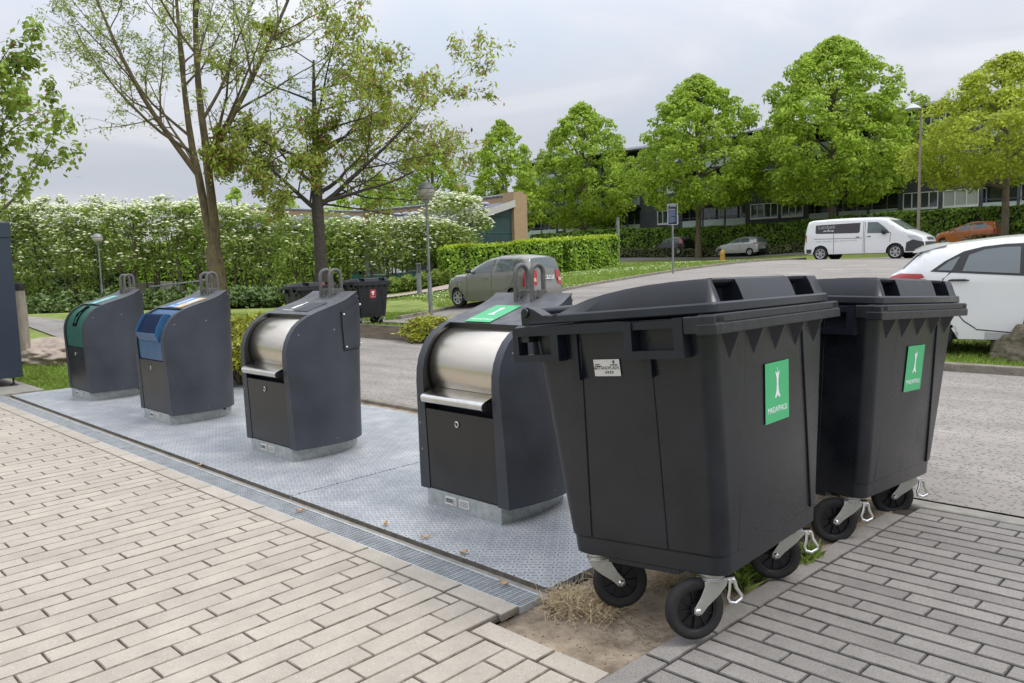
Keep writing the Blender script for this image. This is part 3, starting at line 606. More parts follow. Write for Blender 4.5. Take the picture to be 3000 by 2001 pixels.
rootB = make_container(XC[1], Y0, 'drum', 'dark grey container with steel drum and a white bottle mark on its top')
rootC = make_container(XC[2], Y0, 'scoop', 'dark grey container with a blue scoop inlet and blue and tan sticker')
rootD = make_container(XC[3], Y0, 'slot', 'dark grey container with a green front panel and narrow black slot')
def roof_frame(y_, x_):
    z_ = interp(y_, [p[0] for p in PROF[8:]], [p[1] for p in PROF[8:]]); y2 = y_ + .05; z2 = interp(y2, [p[0] for p in PROF[8:]], [p[1] for p in PROF[8:]])
    y1 = y_ - .05; z1_ = interp(y1, [p[0] for p in PROF[8:]], [p[1] for p in PROF[8:]])
    return frame((x_, y_, z_ + .005), (1, 0, 0), (0, y2 - y1, z2 - z1_))
mb = MB()
for r_, col_ in ((rootA, 0), (rootB, 0), (rootC, 0), (rootD, 0)):
    mb = MB(); vs = []
    for yy in (.235, .27, .34, .41, .48, .54, .6, .66, .685):
        z_ = interp(yy, [p[0] for p in PROF], [p[1] for p in PROF]) + .0015; vs += [(-halfw(yy, z_) + .004, yy, z_), (halfw(yy, z_) - .004, yy, z_)]
    mb.add(vs, [(2*k, 2*k+1, 2*k+3, 2*k+2) for k in range(8)]); mb.build('worn_top', M['roofdirt'], r_)
sticker(rootA, roof_frame(.385, -.06), .225, .30, M['green'], APPLE, 'MADAFFALD', .035, .062, .035, -.36)
BOTTLE = [(-.35,-1),(.35,-1),(.35,.1),(.15,.5),(.15,.85),(.22,.9),(.22,1.05),(-.22,1.05),(-.22,.9),(-.15,.85),(-.15,.5),(-.35,.1)]
F3 = roof_frame(.38, -.03); ib = MB(); flat_icon(ib, BOTTLE, F3, .075, (-.06, .03), .001); ib.build('bottle_mark', M['white'], rootB); text_mesh('lettering', 'RESTAFFALD', .026, M['white'], rootB, F3 @ Matrix.Translation((-.07, -.085, .001)))
mb = MB(); Fp = roof_frame(.385, .11); mb.hexa([Fp @ Vector(q) for q in [(-.1,-.1,-.002),(.1,-.1,-.002),(.1,.1,-.002),(-.1,.1,-.002),(-.1,-.1,.002),(.1,-.1,.002),(.1,.1,.002),(-.1,.1,.002)]]); mb.build('top_cover', M['shell'], rootB, bevel=.002)
# side hatch on the second container
mb = MB(); rr_ = []
for yy in np.linspace(.515, .735, 9):
    zl, zh = .83 + .01 * (yy - .515) / .2, 1.135 + (yy - .515) / .22 * .085; zz_ = np.linspace(zl, zh, 7)
    rr_.append([(halfw(yy, z_) + .001, yy, z_) for z_ in zz_] + [(halfw(yy, z_) + .009, yy + .002, z_) for z_ in zz_[::-1]])
mb.loft(rr_); hatch = mb.build('side_hatch', M['shell'], rootB, smooth=30)
mb = MB(); ed = [(.512,.826),(.512,1.135),(.735,1.222)]; mb.tube([(halfw(a, b) + .004, a, b) for a, b in ed], .004, 4); mb.tube([(halfw(a, .828) + .004, a, .828) for a in np.linspace(.512, .73, 6)], .004, 4); mb.build('seal', M['black'], hatch)
for (yy, zz) in [(.535,.852),(.535,1.115),(.718,.862),(.718,1.185)]: mb = MB(); mb.lathe([(.009, 0), (.008, .005), (0, .007)], 10, Matrix.Translation((halfw(yy, zz) + .011, yy, zz)) @ Matrix.Rotation(R(75), 4, 'Y')); mb.build('screw', M['chrome'], hatch)
F_ = roof_frame(.385, -.045); sticker(rootC, F_, .17, .29, M['bluest'], [(-1,-1),(1,-1),(1,1),(-1,1)], 'PAPIR', .03, .001, .03, -.38); 
mb = MB(); flat_icon(mb, [(-.25,-1),(.25,-1),(.25,1),(-.25,1)], F_, .085, (0, .03), .0035); mb.build('paper_mark', M['white'], rootC)
F_ = roof_frame(.385, .128); st_ = sticker(rootC, F_, .17, .29, M['tanst'], None, 'PAP', .03, .001, 0, -.38); mb = MB(); flat_icon(mb, [(-.7,-1),(.7,-1),(.7,.6),(.3,1),(-.7,1)], F_, .06, (0, .03), .0035); mb.build('icon', M['white'], st_)
F_ = roof_frame(.38, -.02); st_ = sticker(rootD, F_, .19, .29, M['teal'], None, 'GLAS', .03, .001, 0, -.38); mb = MB(); flat_icon(mb, BOTTLE, F_, .075, (0, .03), .0035); mb.build('icon', M['white'], st_)
# ------------------------------------------------------------------ wheeled bins
def make_caster(parent, px, py, trail, brake, zt=.250):
    """fork and wheel under a bin, in the bin's own space; trail = angle of the wheel centre seen from the pivot"""
    c = empty('caster', (px, py, 0), trail); c.parent = parent
    mb = MB(); mb.lathe([(.0, zt + .002), (.052, zt + .002), (.052, zt - .008), (.044, zt - .012), (.044, zt - .018), (.048, zt - .02), (.048, zt - .028), (0, zt - .028)], 20)
    for s_ in (-1, 1):
        prof = [(-.050,zt-.022),(.050,zt-.022),(.052,.205),(.072,.168),(.100,.130),(.103,.112),(.088,.100),(.070,.105),(.046,.130),(-.002,.165),(-.038,.20)]
        mb.prism(prof, 1, s_ * .036 - .002, s_ * .036 + .002)
    mb.box(-.03, .042, -.036, .036, zt - .032, zt - .026)
    mb.build('fork', M['castz'], c, bevel=.003)
    wc = Matrix.Translation((.085, 0, .118)) @ Matrix.Rotation(R(90), 4, 'X')
    mb = MB(); prof = [(.082,-.020),(.098,-.0245),(.111,-.021),(.1175,-.012),(.1185,0),(.1175,.012),(.111,.021),(.098,.0245),(.082,.020)]
    mb.lathe(prof + [(.080, 0)], 44, wc, closed=True); mb.build('tyre', M['rubber'], c, smooth=50)
    mb = MB(); mb.lathe([(.081,-.017),(.083,-.019),(.083,.019),(.081,.017),(.074,.016),(.074,-.016)], 40, wc, closed=True); mb.lathe([(.024,-.026),(.024,.026)], 18, wc); mb.lathe([(.075,-.003),(.075,.003)], 30, wc)
    for k in range(9):
        a = k * 2 * math.pi / 9; b = wc @ Matrix.Rotation(a, 4, 'Z'); vs = [b @ Vector(q) for q in [(.02,-.0018,-.014),(.076,-.0018,-.014),(.076,.0018,-.014),(.02,.0018,-.014),(.02,-.0018,.014),(.076,-.0018,.014),(.076,.0018,.014),(.02,.0018,.014)]]; mb.hexa(vs)
    mb.build('wheel_hub', M['hub'], c)
    mb = MB(); mb.lathe([(.0,-.046),(.008,-.046),(.011,-.043),(.013,-.040),(.013,.040),(.011,.043),(.008,.046),(0,.046)], 14, wc); mb.build('axle', M['chrome'], c, smooth=30)
    if brake:
        mb = MB(); pts_ = [(-.060,.020,zt-.035),(-.056,.022,zt-.070),(-.046,.024,zt-.100),(-.050,.026,zt-.118),(-.075,.027,zt-.126),(-.102,.026,zt-.112),(-.104,.024,zt-.100),(-.086,.022,zt-.070),(-.080,.020,zt-.035)]
        mb.tube(pts_, .0080, 8); mb.box(-.084,-.044,-.02,.02,zt-.05,zt-.026); mb.build('brake_lever', M['chrome'], c, smooth=40)
    return c
def make_bin(casters):
    root = empty('wheeled_bin')
    mb = MB(); lv = [(.254,.357,.456),(.258,.362,.462),(.330,.366,.466),(.337,.372,.472),(.70,.396,.506),(1.185,.424,.553),(1.248,.426,.556)]
    mb.loft([[(a, b, z) for a, b in rrect(hx, hy, .062, 6)] for z, hx, hy in lv])
    # vertical panel steps moulded in the faces
    def strip(face, p_bot, p_top, wd, th, z0=.337, z1=1.18):
        vs = []
        for z, c in ((z0, p_bot), (z1, p_top)):
            t = (z - .337) / (1.185 - .337); hx = .372 + t * .052; hy = .472 + t * .081
            for e_ in (-.004, th):
                for q in (-wd / 2, wd / 2):
                    if face == 's': vs.append((c + q, -hy - e_, z))
                    elif face == 'n': vs.append((c + q, hy + e_, z))
                    elif face == 'f': vs.append((hx + e_, c + q, z))
                    else: vs.append((-hx - e_, c + q, z))
        mb.hexa([vs[0], vs[1], vs[3], vs[2], vs[4], vs[5], vs[7], vs[6]])
    for fc in 'sn':
        strip(fc, -.246, -.165, .010, .005); strip(fc, .129, .165, .004, .004)
    for fc in 'fb': strip(fc, .36, .27, .016, .008); strip(fc, -.36, -.27, .005, .0015)
    mb.box(-.18, .16, -.452, -.3, .232, .256); mb.box(-.18, .16, .3, .452, .232, .256)
    body = mb.build('body', M['plastic'], root, smooth=28, bevel=.004)
    # rim with lifting pockets
    mb = MB()
    mb.box(.395, .468, -.600, .600, 1.222, 1.255); mb.box(.395, .474, -.612, .612, 1.182, 1.2225)       # front double flange
    mb.box(-.470, -.40, -.600, .600, 1.185, 1.250)
    for s_ in (-1, 1):
        a, b = sorted((s_ * .53, s_ * .610)); mb.box(.342, .468, a, b, 1.188, 1.2515)
    rim = mb.build('rim', M['plastic_edge'], root, bevel=.005)
    for s_ in (-1, 1):
        mb = MB()
        def bx(x0, x1, z0, z1, t0=.552, t1=.612):
            a, b = sorted((s_ * t0, s_ * t1)); mb.box(x0, x1, a, b, z0, z1)
        bx(-.48, -.236, 1.212, 1.250); bx(-.236, .088, 1.212, 1.250); bx(.088, .302, 1.214, 1.243, .552, .604); bx(.302, .342, 1.214, 1.250)
        bx(-.48, -.450, 1.103, 1.212); bx(-.450, -.236, 1.103, 1.132); bx(-.274, -.236, 1.132, 1.212)
        bx(.088, .122, 1.103, 1.246); bx(.122, .342, 1.103, 1.134); bx(.302, .342, 1.134, 1.214)
        bx(-.452, -.262, 1.12, 1.23, .50, .515); bx(.11, .33, 1.12, 1.23, .535, .551)
        bx(-.205, -.172, 1.02, 1.213, .535, .566); bx(.138, .172, 1.03, 1.103, .530, .566)
        mb.build('lifting_frame', M['plastic_e2'], root)
    mb = MB()
    for yy in (-.415, -.21, -.005, .2, .405):
        mb = MB(); mb.add([(.466,yy,1.184),(.412,yy,1.068),(.418,yy-.075,1.184),(.418,yy+.004,1.184),(.466,yy+.006,1.184),(.412,yy+.006,1.07)], [(0,2,1),(0,1,5,4),(0,4,3,2),(1,3,5),(1,2,3)]); mb.build('rib', M['plastic'], root)
    # lid
    mb = MB(); mb.loft([[(a, b, z) for a, b in rrect(hx, hy, .035, 4, -.002)] for z, hx, hy in [(1.257,.448,.562),(1.262,.452,.566),(1.290,.450,.564),(1.297,.444,.558)]])
    def topz(x_): return interp(x_, [-.30,-.22,-.14,-.06,.04,.13,.25,.36,.41], [1.298,1.326,1.348,1.362,1.374,1.381,1.385,1.385,1.379])
    def slab(y0, y1, notch, e0=0, e1=0):
        xs = [-.30,-.22,-.14,-.06,.04,.13,.25,.35]; 
        def ring(y_, dz):
            pr = [(-.30, 1.29)] + [(x_, max(1.294, topz(x_) - dz)) for x_ in xs]
            pr += [(.352, 1.30), (.36, 1.296), (.43, 1.294)] if notch else [(.405, max(1.294, 1.379 - dz)), (.418, max(1.294, 1.350 - dz)), (.437, 1.294)]
            return [(a, y_, b) for a, b in pr] + [(.43, y_, 1.288), (-.29, y_, 1.288)]
        rs_ = []
        if e0: rs_ += [ring(y0 - .035, .09), ring(y0 - .008, .012)]
        rs_ += [ring(y0, 0), ring(y1, 0)]
        if e1: rs_ += [ring(y1 + .008, .012), ring(y1 + .035, .09)]
        mb.loft([r_[::-1] for r_ in rs_])
    slab(-.51, -.49, False, e0=1); slab(-.49, -.30, True); slab(-.30, .20, False); slab(.20, .41, True); slab(.41, .51, False, e1=1)
    mb.prism([(-.15, topz(-.15)-.004),(-.13, topz(-.13)+.006),(-.06, topz(-.06)+.006),(.04, topz(.04)+.006),(.13, topz(.13)+.006),(.25, topz(.25)+.005),(.33, topz(.33)+.005),(.34,topz(.34)-.004),(.04,1.34)], 1, -.34, .34)
    for y0 in (-.49, .20):
        k = y0 + .008
        while k < y0 + .185:
            mb.prism([(.345,1.383),(.398,1.380),(.398,1.368),(.345,1.345)], 1, k, k + .005); k += .0135
    lid = mb.build('lid', M['plastic'], root, smooth=30, bevel=.003)
    mb = MB(); mb.tube([(-.43,-.50,1.312),(-.43,.50,1.312)], .020, 12)
    for s_ in (-1, 1):
        a, b = sorted((s_ * .50, s_ * .565)); mb.prism([(-.465,1.258),(-.465,1.318),(-.452,1.334),(-.425,1.336),(-.39,1.322),(-.345,1.296),(-.30,1.292),(-.27,1.30),(-.265,1.258)], 1, a, b)
        mb.lathe([(.0, .0), (.018, .0), (.021, .004), (.021, .01)], 16, Matrix.Translation((-.437, s_ * .575, 1.312)) @ Matrix.Rotation(R(90 * s_), 4, 'X'))
    mb.build('hinge', M['plastic'], root, smooth=40, bevel=.003)
    for c_ in casters: make_caster(root, *c_)
    return root
def bin_matrix(x_, y_, z_, yaw, a, b, s=1):
    return Matrix.Translation((x_, y_, z_)) @ Matrix.Rotation(yaw, 4, 'Z') @ Matrix.Rotation(-a, 4, 'Y') @ Matrix.Rotation(b, 4, 'X') @ Matrix.Scale(s, 4)
view_r = math.atan2(RT[1], RT[0])      # screen-right direction over the ground
bin1 = make_bin([(-.265,-.405,view_r,False),(.275,-.40,view_r+R(190),True),(.285,.345,view_r+R(172),True),(-.265,.36,view_r,False)])
bin1.matrix_world = bin_matrix(.530, .440, -.004, .040, .083, -.018)
tag(bin1, 'big dark grey wheeled bin, nearest one, tilted with its back wheels on bare soil', 'wheeled bin', 'four-wheeled rubbish bins')
bin2 = copy_tree(bin1); bin2.matrix_world = bin_matrix(.530, 1.905, -.040, -.054, -.007, -.05); tag(bin2, 'dark grey wheeled bin standing level on grey paving, right behind the nearest bin')
for ch in bin2.children:
    if ch.name.startswith('caster') and ch.location.x > 0: ch.rotation_euler.z += (R(-8) if ch.location.y < 0 else R(6))
b4 = at(1045, 840, 19.3); bin4 = copy_tree(bin1); bin4.matrix_world = bin_matrix(b4[0] - .407, b4[1] + .53, -.02, 0.0, 0, 0, .87); tag(bin4, 'dark grey wheeled bin with a red shirt sticker behind the timber edge')
b3 = at(876, 852, 17.6); bin3 = copy_tree(bin1); bin3.matrix_world = bin_matrix(b3[0] - .407, b3[1] + .53, -.05, 0.03, 0, 0, .87); tag(bin3, 'dark grey wheeled bin with a red mark on its lid, behind the bottle-marked container')
def face_frame(y_, z_):
    t = (z_ - .337) / .848; return frame((.372 + .052 * t + .006, y_, z_), (0, 1, 0), (.0613, 0, 1))
for b_ in (bin1, bin2): sticker(b_, face_frame(-.003, .908), .232, .247, M['green'], APPLE, 'MADAFFALD', .0335, .056, .030, -.30, name='food_sticker')
ff = frame((-.045, -.472 - .081 * (1.068 - .337) / .848 - .005, 1.068), (1, 0, 0), (0, -.0955, 1)); lb = sticker(bin1, ff, .125, .068, M['label'], None, '36STANDPLADS', .0175, .001, 0, -.02, tx=-.004, name='address_label', prt=M['ink'])
text_mesh('lettering', 'ROSKILDE', .0075, M['ink'], lb, ff @ Matrix.Translation((.035, .011, .002)))
text_mesh('lettering', 'Restaffald', .006, M['ink'], lb, ff @ Matrix.Translation((-.045, .014, .002))); text_mesh('lettering', 'Husnummer', .0065, M['ink'], lb, ff @ Matrix.Translation((-.04, .0075, .002)))
mb = MB()
for k in range(14): 
    if k % 3 != 1: flat_icon(mb, [(0,0),(.0022,0),(.0022,.011),(0,.011)], ff, 1, (-.012 + k * .0032, -.024), .0021)
flat_icon(mb, [(-.5,1),(-.25,.6),(0,1.1),(.25,.6),(.5,1),(.45,.1),(.7,-.2),(.2,-.5),(0,-1),(-.2,-.5),(-.7,-.2),(-.45,.1)], ff, .008, (.035, .023), .0021); mb.build('crest_and_barcode', M['ink'], lb)
SHIRT = [(-.45,-1),(.45,-1),(.45,.3),(.75,.05),(1,.5),(.45,.95),(.2,.95),(0,.8),(-.2,.95),(-.45,.95),(-1,.5),(-.75,.05),(-.45,.3)]
sticker(bin4, face_frame(-.02, .93), .22, .25, M['redst'], SHIRT, 'TEKSTILAFFALD', .022, .058, .025, -.36, name='textile_sticker')
sticker(bin3, frame((.43, .12, 1.338), (0, 1, 0), (-.2, 0, 1)), .12, .05, M['redst'], name='red_mark')
# ------------------------------------------------------------------ vegetation builders
def blob_leaves(blobs, per, shell=.35, up=.35):
    """leaf positions spread through the upper shell of each blob (cx,cy,cz,r)"""
    P = []; Nn = []
    for (cx_, cy_, cz_, r) in blobs:
        n = int(per * (r / .9) ** 2) + 4; d = rng.normal(0, 1, (n, 3)); d[:, 2] = d[:, 2] * .8 + up; d /= np.linalg.norm(d, axis=1)[:, None]
        rr = r * (1 - shell * rng.random(n) ** 1.5); q = np.array([cx_, cy_, cz_]) + d * rr[:, None] * np.array([1, 1, .75]); P.append(q); Nn.append(d + np.array([0, 0, .5]))
    return np.concatenate(P), np.concatenate(Nn)
def crown_tree(name, label, group, x_, y_, z0, zb, zt, rmax, lm, bark, nb=170, per=95, L=.30, lean=0, shape=1.0, tr=.22, seedv=1):
    rnd = random.Random(seedv); root = empty(name, (x_, y_, z0)); tag(root, label, 'tree', group)
    H = zt - zb; blobs = []
    def prof(t): return rmax * (min(1, .55 + .45 * (t / .25) ** .7) if t < .25 else (1 - ((t - .25) / .75) ** 1.75) ** .8)
    for k in range(nb):
        t = rnd.random() ** 1.05; a = rnd.random() * 2 * math.pi; lob = 1 + .16 * math.sin(a * 3 + t * 5 + seedv) + .10 * math.sin(a * 5 - t * 9); r = prof(t) * lob
        rr = r * (.45 + .55 * rnd.random() ** .45); br = rnd.uniform(.34, .80) * (.7 + .3 * (1 - t)) * (rmax / 5) ** .5
        blobs.append((math.cos(a) * rr, math.sin(a) * rr, zb - z0 + t * H * .97, br))
    blobs.append((0, 0, zt - z0 - .5, .5)); blobs.append((.2, .1, zt - z0 - 1.2, .7))
    p, n_ = blob_leaves(blobs, per); leaves(p, n_, L, L * .72, lm, 'crown', root, jitter=.55)
    mb = MB(); mb.tube([(0,0,-.2),(.02,.0,(zb-z0)*.5),(lean*.3,.03,zb-z0+.3),(lean*.6,0,zb-z0+H*.35),(lean,0,zb-z0+H*.7)], [tr*1.25, tr, tr*.8, tr*.5, tr*.12], 9)
    for k in range(22):
        b = blobs[rnd.randrange(len(blobs) - 2)]; h0 = max(zb - z0 - .4, b[2] - rnd.uniform(.8, 2.5)); h0 = min(h0, zb - z0 + H * .5)
        mb.tube([(0, 0, h0), (b[0] * .45, b[1] * .45, h0 + (b[2] - h0) * .6), (b[0], b[1], b[2])], [tr * .42, tr * .26, .02], 5)
    mb.build('trunk', bark, root, smooth=60); return root
def limb(mb, tips, p, d, length, r, lvl, rnd, cfg):
    """grow one limb with side shoots; tips collects (point, direction) of leafy twigs"""
    n = cfg['seg'][lvl]; pts_ = [Vector(p)]; d = Vector(d).normalized(); rad = [r]; step = length / n
    for k in range(n):
        w_ = cfg['wob'][lvl]; d = (d + Vector((rnd.gauss(0, w_), rnd.gauss(0, w_), rnd.gauss(0, w_) + cfg['trop'][lvl]))).normalized()
        pts_.append(pts_[-1] + d * step); rad.append(max(.0035, r * (1 - .82 * (k + 1) / n)))
    mb.tube(pts_, rad, max(4, 8 - 2 * lvl))
    if lvl >= cfg['leaf_from']:
        for k in range(1, n + 1):
            if rnd.random() < cfg['leafp']: tips.append((pts_[k], d.copy(), lvl))
        tips.append((pts_[-1], d.copy(), lvl))
    if lvl < cfg['max']:
        nc = cfg['kids'][lvl]
        for c_ in range(nc):
            t = cfg['start'][lvl] + (1 - cfg['start'][lvl]) * (c_ + rnd.random() * .8) / nc; t = min(t, .98); k = min(n - 1, int(t * n)); f_ = t * n - k
            q = pts_[k].lerp(pts_[k + 1], f_); ax = (pts_[k + 1] - pts_[k]).normalized()
            s_ = Vector((rnd.gauss(0, 1), rnd.gauss(0, 1), rnd.gauss(0, .6))); s_ = (s_ - ax * s_.dot(ax)).normalized(); an = R(rnd.uniform(*cfg['ang'][lvl]))
            nd = ax * math.cos(an) + s_ * math.sin(an)
            limb(mb, tips, q, nd, length * cfg['ratio'][lvl] * (1.15 - .55 * t) * rnd.uniform(.75, 1.2), rad[k] * cfg['rr'][lvl], lvl + 1, rnd, cfg)
    return pts_
def tips_to_leaves(tips, per, spread, droop, rnd):
    P = []; Nn = []
    for (p, d, l) in tips:
        for _ in range(per):
            o = rng.normal(0, spread, 3); P.append(np.array(p) + o + np.array([0, 0, -droop * abs(rng.normal())])); Nn.append(np.array([o[0], o[1], .6 * spread + abs(o[2])]) / spread)
    return np.array(P), np.array(Nn)
# ------------------------------------------------------------------ timber edge, posts, cabinet, stones
mb = MB(); mb.box(-12.7, -7.2, 6.93, 7.0, -.05, .285)
for k in range(5): mb.box(-12.6 + k * 1.3, -12.5 + k * 1.3, 7.003, 7.08, -.05, .27)
tag(mb.build('timber_edging', M['wood'], bevel=.008), 'long weathered timber board edging the planted bed behind the asphalt', 'edging board')
po = empty('timber_post', (-12.98, 1.14, -.05)); tag(po, 'leaning grey timber post with a black cap beside the dark blue cabinet', 'post'); po.rotation_euler = (R(-1), R(-3.2), 0)
mb = MB(); mb.tube([(0,0,0),(.01,0,.5),(0,.01,.9),(0,0,1.33)], [.10,.092,.085,.078], 14); mb.build('shaft', M['post'], po, smooth=50)
mb = MB(); mb.lathe([(.082, 1.30), (.086, 1.31), (.086, 1.42), (.07, 1.435), (0, 1.437)], 16); mb.build('cap', M['trimb'], po, smooth=40)
cb = empty('utility_cabinet', (-9.95, .36, 0)); tag(cb, 'tall dark blue metal cabinet on small black feet at the left end of the drain', 'cabinet')
mb = MB(); mb.prism([(0,.12),(0,2.20),(-1.4,2.30),(-1.4,.12)], 1, -1.35, 0.0); mb.build('body', M['navy'], cb, bevel=.006)
mb = MB(); mb.prism([(.012,2.02),(.012,2.22),(-1.42,2.325),(-1.42,2.02)], 1, -1.37, .012); mb.build('top_cover', M['navy'], cb, bevel=.006)
for (a, b) in ((-.09,-.10),(-.09,-1.2),(-1.3,-.1),(-1.3,-1.2)):
    mb = MB(); mb.lathe([(.055, .004), (.05, .014), (.02, .03), (.012, .035), (.012, .125)], 14, Matrix.Translation((a, b, 0))); mb.build('foot', M['trimb'], cb, smooth=40)
def rock(name, c, r, sc, mat_, label, cat, seedv=1, lo=-.3, grp=None):
    bm = bmesh.new(); bmesh.ops.create_icosphere(bm, subdivisions=5, radius=1)
    for v in bm.verts:
        p = v.co.copy(); q = p * 1.3 + Vector((seedv * 7.1, 0, 0)); f_ = 1 + .28 * mnoise.noise(q) + .13 * mnoise.noise(q * 2.7) + .05 * mnoise.noise(q * 7)
        c_ = Vector((round(p.x * 2) / 2, round(p.y * 2) / 2, round(p.z * 2) / 2)); p = p.lerp(c_, .14) * f_; v.co = Vector((p.x * sc[0], p.y * sc[1], max(lo, p.z) * sc[2])) * r
    me = bpy.data.meshes.new(name); bm.to_mesh(me); bm.free(); me.materials.append(mat_); me.polygons.foreach_set('use_smooth', [True] * len(me.polygons))
    o = bpy.data.objects.new(name, me); COL.objects.link(o); o.location = c; tag(o, label, cat, grp); return o
b_ = at(3035, 1030, 9.75); rock('boulder', (b_[0], b_[1], .16), .40, (1.2, .95, 1.0), M['boulder'], 'brown rough boulder on the grass in front of the white hatchback', 'boulder', 2, -.5)
b_ = at(140, 1010, 13.6); rock('kerb_rock', (b_[0] - .3, b_[1] + .1, .10), .55, (2.3, 1.0, .48), M['stone'], 'long low pinkish sandstone rock on the grass beside the timber post', 'rock', 5, -.6)
# ------------------------------------------------------------------ lamps, sign, poles
def globe_lamp(base, H, label):
    r = empty('globe_lamp', base); tag(r, label, 'lamp post', 'globe lamps')
    mb = MB(); mb.tube([(0,0,-.1),(0,0,1.12)], .058, 14); mb.tube([(0,0,1.12),(0,0,1.15)], .066, 14); mb.tube([(0,0,1.15),(0,0,H-.52)], .036, 12); mb.tube([(0,0,H-.56),(0,0,H-.48)], .085, 14); mb.build('pole', M['lamp'], r, smooth=40)
    g_ = H - .24
    mb = MB(); mb.lathe([(.245 * math.sin(a), g_ - .245 * math.cos(a)) for a in np.linspace(.35, R(100), 12)], 28); mb.build('globe', M['globe'], r, smooth='all')
    mb = MB(); mb.lathe([(.25 * math.sin(a), g_ - .25 * math.cos(a)) for a in np.linspace(R(98), math.pi, 12)], 28); mb.build('cap', M['globecap'], r, smooth='all')
    return r
M['globe'] = mat('globe_glass', (.42, .40, .33), .25, coat=.4); M['globecap'] = mat('globe_top', (.23, .235, .23), .35, .3)
b_ = at(1262, 915, 21.9); globe_lamp((b_[0], b_[1], gz1(b_[0], b_[1]) - .03), 3.72, 'grey globe lamp post beside the small golden shrub, taller in view')
b_ = at(303, 899, 34.5); fl_ = globe_lamp((b_[0], b_[1], 0), 3.75, 'far globe lamp post in front of the white-flowering shrubs'); fl_.scale = (.86, .86, .865)
b_ = at(1229, 864, 31.6); r_ = empty('bollard_light', tuple(b_)); b_[2] = gz1(b_[0], b_[1]); r_.location = tuple(b_); tag(r_, 'short grey bollard light standing at the edge of the pinkish footpath', 'bollard light'); hb_ = 1.27
mb = MB(); mb.tube([(0,0,-.1),(0,0,hb_*.68)], .10, 14); mb.build('post', M['lamp'], r_, smooth=40)
mb = MB(); mb.tube([(0,0,hb_*.68),(0,0,hb_*.96)], .07, 12); mb.build('lens', M['bglass'], r_, smooth=40)
mb = MB(); mb.tube([(0,0,hb_*.96),(0,0,hb_*1.0)], .11, 14)
for k in range(4): a = k * math.pi / 2 + .4; mb.tube([(.09*math.cos(a),.09*math.sin(a),hb_*.67),(.09*math.cos(a),.09*math.sin(a),hb_*.97)], .012, 5)
mb.build('cage', M['lamp'], r_)
b_ = at(1972, 806, 29.6); zb_ = gz1(b_[0], b_[1]); r_ = empty('parking_sign', (b_[0], b_[1], zb_)); tag(r_, 'parking sign on a thin grey pole in the lawn, black panel with white writing', 'sign'); tz = 1.5 + (752 - 600) * 29.6 / 2281
mb = MB(); mb.tube([(0,0,-.1),(0,0,tz-zb_-.02)], .035, 10); mb.build('pole', M['lamp'], r_, smooth=40)
dv = Vector((CAM[0] - b_[0], CAM[1] - b_[1], 0)).normalized(); ux = Vector((-dv.y, dv.x, 0)); Fs = frame(tuple(dv * .045 + Vector((0, 0, tz - zb_ - .36))), ux, (0, 0, 1))
mb = MB(); mb.hexa([Fs @ Vector(q) for q in [(-.18,-.42,-.006),(.18,-.42,-.006),(.18,.36,-.006),(-.18,.36,-.006),(-.18,-.42,.004),(.18,-.42,.004),(.18,.36,.004),(-.18,.36,.004)]]); pn = mb.build('panel', M['white'], r_)
mb = MB(); mb.hexa([Fs @ Vector(q) for q in [(-.165,-.405,.0),(.165,-.405,.0),(.165,.345,.0),(-.165,.345,.0),(-.165,-.405,.007),(.165,-.405,.007),(.165,.345,.007),(-.165,.345,.007)]]); mb.build('face', M['signblk'] if 'signblk' in M else mat('sign_black', (.012,.014,.03), .4), pn)
text_mesh('lettering', 'P ZONE', .085, M['white'], pn, Fs @ Matrix.Translation((-.03,.29,.009))); text_mesh('lettering', 'PARKERING', .045, M['white'], pn, Fs @ Matrix.Translation((-.02,.155,.009)))
mb = MB()
for k in range(13):
    wd = [.25,.22,.27,.2,.26,.24,.1,.25,.2,.27,.22,.25,.15][k]; y_ = .10 - k * .036; mb.add([Fs @ Vector(q) for q in [(-.14,y_,.0095),(-.14+wd,y_,.0095),(-.14+wd,y_+.014,.0095),(-.14,y_+.014,.0095)]], [(0,1,2,3)])
mb.build('small_print', mat('sign_blue_print', (.20, .26, .45), .5), pn)
b_ = at(2690, 690, 43.5); zb_ = gz1(b_[0], b_[1]); r_ = empty('street_lamp', (b_[0], b_[1], zb_)); tag(r_, 'tall grey street lamp with a cone shade standing behind the white van', 'street lamp'); H = 1.5 + (731 - 322) * 43.5 / 2281 - zb_
ax = Vector((-RT[0], -RT[1], 0)).normalized()
mb = MB(); mb.tube([(0,0,-.2),(0,0,1.5)], [.12,.11], 12); mb.tube([(0,0,1.5),(0,0,H-.4)], [.085,.06], 12); mb.tube([Vector((0,0,H-.4)), Vector((0,0,H-.1)), ax*.08+Vector((0,0,H+.1)), ax*.22+Vector((0,0,H+.16)), ax*.42+Vector((0,0,H+.12))], .035, 8); mb.build('pole', mat('pale_pole', (.33,.31,.27), .7, var=.25, vscale=3, col2=(.24,.17,.11)), r_, smooth=50)
mb = MB(); mb.lathe([(.0,.26),(.03,.24),(.05,.16),(.30,.02),(.44,-.12),(.42,-.14),(.25,-.10),(0,-.10)], 20, Matrix.Translation(tuple(ax*.46+Vector((0,0,H+.0))))); mb.build('shade', mat('lamp_shade', (.52,.54,.54), .5), r_, smooth=40)
b_ = at(1812, 775, 45); zb_ = gz1(b_[0], b_[1]); r_ = empty('steel_pole', (b_[0], b_[1], zb_)); tag(r_, 'plain grey steel pole at the right end of the clipped bright hedge', 'pole')
mb = MB(); mb.tube([(0,0,-.2),(0,0,2.7)], .09, 12); mb.build('shaft', M['lamp'], r_, smooth=50); mb = MB(); mb.tube([(0,0,2.7),(0,0,2.75)], .10, 12); mb.build('cap', M['lamp'], r_)
